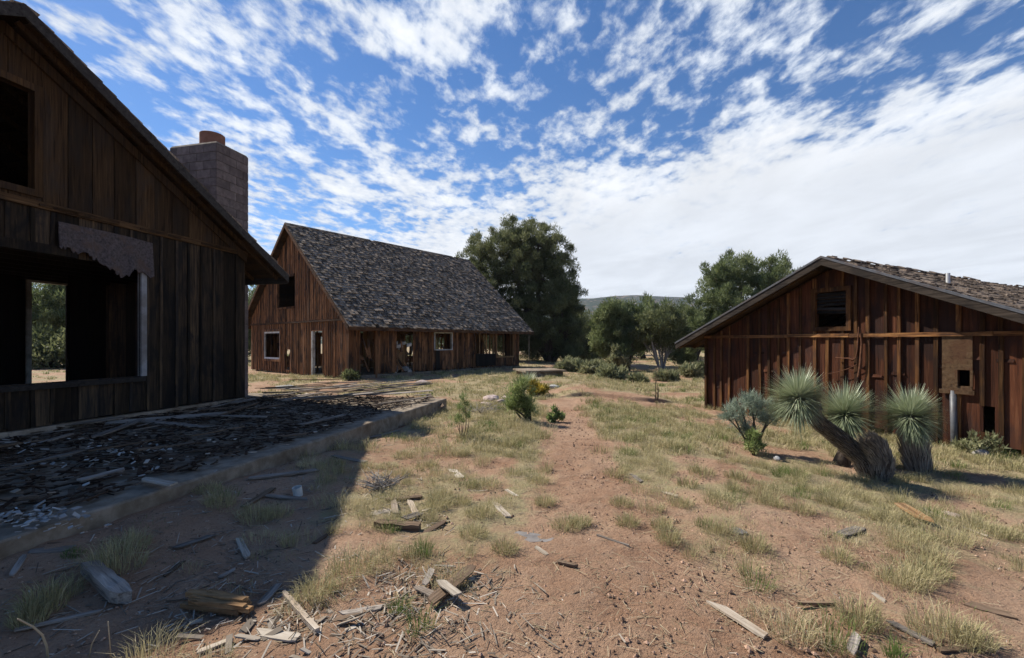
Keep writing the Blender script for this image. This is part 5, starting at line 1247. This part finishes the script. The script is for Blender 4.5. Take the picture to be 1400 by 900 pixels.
for k in range(34):                               # boards fallen along the slab, roughly in line with the wall
    kk = random.uniform(0.6, 8.5); qq = random.choice((random.uniform(2.6, 4.3), random.uniform(0.5, 4.3))); L_ = random.uniform(0.5, 1.9)*(0.6+0.4*random.random()); w_ = random.uniform(0.05, 0.13); a_ = math.atan2(W.y, W.x)+random.gauss(0, 0.35)+(math.pi/2 if random.random() < 0.2 else 0)
    br = k % 3 == 0; mb = plank_mesh(L_, w_, 0.018, 0.4, 0.015*random.uniform(-1, 1)); p = SL_END-W*kk-N*qq
    o = mb.build('wood_plank', [M['brownplank' if br else 'greyplank']]); o.location = (p.x, p.y, 0.285+0.045*random.random()); o.rotation_euler = (random.gauss(0, 0.12), random.gauss(0, 0.03), a_)
    tag(o, 'brown fallen board lying among the dark litter on the shaded slab' if br else 'grey fallen board lying among the dark litter on the shaded slab', 'board', 'fallen boards on the shaded slab')
for k in range(46):                               # the fallen porch roof in a heap at the far end
    px = random.uniform(345, 575); py = random.uniform(538, 562)-(px-345)*0.012
    if k % 3 == 0: px, py = random.uniform(350, 480), random.uniform(534, 548)
    ln = random.uniform(30, 110); dy = ln*random.uniform(-0.22, -0.02)
    x1 = min(px+ln, 590); 
    lab = ('long grey board in the heap of fallen boards at the far end of the slab', 'brown board in the heap of fallen boards at the far end of the slab')[k % 4 == 1]
    y1 = max(py+dy, 533)
    plank((px, py), (x1, y1), random.uniform(0.08, 0.16), 0.028, 'brownplank' if k % 4 == 1 else 'greyplank', lab, group='heap of fallen boards on the slab', slab=True, lift=0.02+0.006*k*random.random()+0.05*random.random(), tilt=random.uniform(-0.2, 0.2))
plank((585, 548), (606, 566), 0.16, 0.03, 'brownplank', 'dark board leaning off the outer corner of the slab', slab=False, lift=0.12, tilt=0.5)
for (p, q, l) in (((505, 600), (545, 590), 'grey board on the dirt under the sunlit slab edge'), ((470, 610), (520, 603), 'brown board in the shaded dirt under the slab edge'), ((545, 585), (580, 572), 'brown board by the outer slab corner'), ((455, 625), (500, 634), 'grey board in the shaded dirt further along the slab edge')):
    plank(p, q, 0.09, 0.025, 'brownplank' if 'brown' in l else 'greyplank', l, tilt=0.15)

def split_log():
    b = G(300, 834); mb = MB(); A = G(256, 826)-b; B = G(346, 838)-b
    for k in range(16):
        o = V((random.uniform(-0.02, 0.02), random.uniform(-0.055, 0.055), random.uniform(0.02, 0.085))); s0 = random.uniform(0, 0.25); s1 = random.uniform(0.7, 1.0)
        mb.bar(A.lerp(B, s0)+o, A.lerp(B, s1)+o*random.uniform(0.6, 1.0), random.uniform(0.02, 0.05), random.uniform(0.012, 0.03), 0, random.random())
    o = mb.build('split_log', [M['orangeplank']], None, False); o.location = (b.x, b.y, b.z); tag(o, 'orange brown splintered log at the bottom of the house shadow', 'log')
split_log()
def blob(name, c, r, mat, label, cat, group=None, seed=0, n=2, lump=0.28, cut=0.0):
    import bmesh
    bm = bmesh.new(); bmesh.ops.create_icosphere(bm, subdivisions=n, radius=1.0)
    for v in bm.verts:
        p = v.co; k = 1+lump*(float(vnoise(p.x*1.7+seed, p.y*1.7+p.z*2.1+seed*3, seed))-0.5)*2; v.co = V((p.x*r[0]*k, p.y*r[1]*k, p.z*r[2]*k))
    me = bpy.data.meshes.new(name); bm.to_mesh(me); bm.free()
    o = finish(me, name, M[mat], None, np.full(len(me.polygons), (seed*0.37) % 1.0), None, False); o.location = c; return tag(o, label, cat, group)
def flat_sheet(px0, py0, px1, py1, w, label, mat='stone'):
    A, B = G(px0, py0), G(px1, py1); m = (A+B)/2; L = (B-A).length; mb = MB(); n = 14; t = 0.016
    ring = [(math.cos(6.283*k/n)*L/2*random.uniform(0.68, 1.08), math.sin(6.283*k/n)*w/2*random.uniform(0.6, 1.15)) for k in range(n)]
    vs = [(x, y, 0) for x, y in ring]+[(x*0.96, y*0.95, t) for x, y in ring]; fs = [tuple(range(n, 2*n))]+[(k, (k+1) % n, (k+1) % n+n, k+n) for k in range(n)]
    mb.add(vs, fs, 0, 0.4); o = mb.build('flat_stone', [M[mat]]); o.location = (m.x, m.y, ghf(m.x, m.y)-0.004); o.rotation_euler.z = math.atan2(B.y-A.y, B.x-A.x); tag(o, label, 'stone')
flat_sheet(684, 730, 764, 742, 0.20, 'large flat grey stone sheet sunk in the dirt left of the path')
flat_sheet(994, 724, 1023, 731, 0.14, 'small flat grey stone right of the path')
flat_sheet(1290, 700, 1312, 708, 0.13, 'flat pale stone right of the orange tan board', 'pinkstone')
for i, (px, py, r, l) in enumerate(((672, 548, .26, 'largest pink stone of the rubble beside the needle bush'), (684, 552, .2, 'middle pink stone of the rubble beside the needle bush'), (664, 554, .15, 'small pink stone left of the rubble beside the needle bush'), (692, 546, .17, 'far pink stone of the rubble beside the needle bush'))):
    p = G(px, py); blob('rubble_stone', (p.x, p.y, p.z+r*0.15), (r, r*0.8, r*0.45), 'pinkstone', l, 'stone', 'pink rubble by the needle bush', i+2)
p = G(757, 531); blob('white_stone', (p.x, p.y, p.z+0.04), (0.2, 0.15, 0.1), 'white', 'white stone right of the yellow flowering shrub', 'stone', None, 9)
p = G(578, 526); blob('white_stone', (p.x, p.y, p.z+0.05), (0.3, 0.2, 0.14), 'pinkstone', 'pale stone in the grass in front of the long cabin wall', 'stone', None, 12)
p = G(395, 531); blob('white_stone', (p.x, p.y, p.z+0.03), (0.5, 0.2, 0.08), 'white', 'low white stone in front of the cabin gable', 'stone', None, 14)
p = G(1062, 631); blob('white_stone', (p.x, p.y, p.z+0.04), (0.05, 0.04, 0.035), 'white', 'white stone at the foot of the sagebrush', 'stone', None, 15)
p = G(1340, 625); blob('grey_rock', (p.x, p.y, p.z+0.06), (0.11, 0.09, 0.08), 'stone', 'grey rock at the foot of the barn wall right of the pipe', 'stone', None, 16)
def can():
    b = G(408, 678); mb = MB(); n = 18; r, h = 0.045, 0.095
    for k in range(n):
        a0, a1 = 6.283*k/n, 6.283*(k+1)/n; f = lambda a, q, z: (math.cos(a)*q, math.sin(a)*q, z)
        mb.hexa([f(a0, r-0.004, 0), f(a1, r-0.004, 0), f(a1, r, 0), f(a0, r, 0), f(a0, r-0.004, h), f(a1, r-0.004, h), f(a1, r+0.002, h), f(a0, r+0.002, h)], 0, 0.5)
    mb.add([(math.cos(6.283*k/n)*(r-0.004), math.sin(6.283*k/n)*(r-0.004), 0.01) for k in range(n)], [tuple(range(n))], 0, 0.5)
    o = mb.build('white_can', [M['white']]); o.location = b; o.rotation_euler = (0.15, -0.1, 0); tag(o, 'small white open can standing among boards by the slab edge', 'can')
can()
def stalk(pts, label, name='dry_stalk', r=0.006, mat='straw', cat='plant'):
    b = G(*pts[0]); Y = b.y; mb = MB(); L = [at(px, py, Y-0.02*i)-b for i, (px, py) in enumerate(pts)]; L[0] = L[0]-V((0, 0, 0.03))
    mb.tube(L, [r*(1-0.5*i/len(L)) for i in range(len(L))], 6, 0, 0.8); o = mb.build(name, [M[mat]], None, True); o.location = b; tag(o, label, cat)
stalk([(66, 898), (64, 884), (58, 868), (46, 857), (32, 850), (24, 846)], 'curved pale dry stalk at the bottom left corner')
stalk([(120, 898), (126, 880), (136, 862)], 'thin dry stem right of the curved stalk', r=0.003)
stalk([(152, 898), (150, 874), (148, 850)], 'thin upright dry stem at the bottom left', r=0.003)
# dead branches by the slab end
def dead_brush(px, py, w, h, label, n=26):
    b = G(px, py); s = b.y/F; mb = MB()
    for k in range(n):
        a = random.random()*6.28; L = w*s*random.uniform(0.3, 0.6); e = V((math.cos(a)*L, math.sin(a)*L, random.uniform(0.05, h*s)))
        pts = limb(mb, (random.uniform(-.1, .1), random.uniform(-.1, .1), 0), e, 0.008, 0.003, 0.25, 4, 5)
        limb(mb, pts[2], pts[2]+V((random.uniform(-.15, .15), random.uniform(-.15, .15), random.uniform(0, .12))), 0.005, 0.002, 0.2, 3, 4)
    o = mb.build('dead_brush', [M['palebark']], None, True); o.location = b; tag(o, label, 'brush')
dead_brush(655, 565, 70, 14, 'grey dead branches lying left of the needle bush'); dead_brush(525, 668, 60, 18, 'tangle of grey dead twigs at the sunlit tip of the house shadow', 40)
# concrete well cover past the cabin
def well():
    b = G(737, 514); mb = MB(); mb.box((0, 0, 0.10), (V((0.85, 0.25, 0)), V((-0.25, 0.85, 0)), V((0, 0, 0.14)))); mb.box((0, 0, 0.28), (V((0.98, 0.29, 0)), V((-0.29, 0.98, 0)), V((0, 0, 0.04))))
    o = mb.build('well_cover', [M['concrete']]); o.location = b; tag(o, 'low square concrete well cover right of the steep cabin', 'well cover')
    b = G(739, 513); mb = MB(); mb.tube([(0, 0, -0.1), (0.02, 0, 2.0)], 0.014, 6); o = mb.build('thin_pole', [M['greyplank']]); o.location = (G(723, 508).x, G(723, 508).y, 0); tag(o, 'thin pale pole standing by the concrete well cover', 'pole')
well()
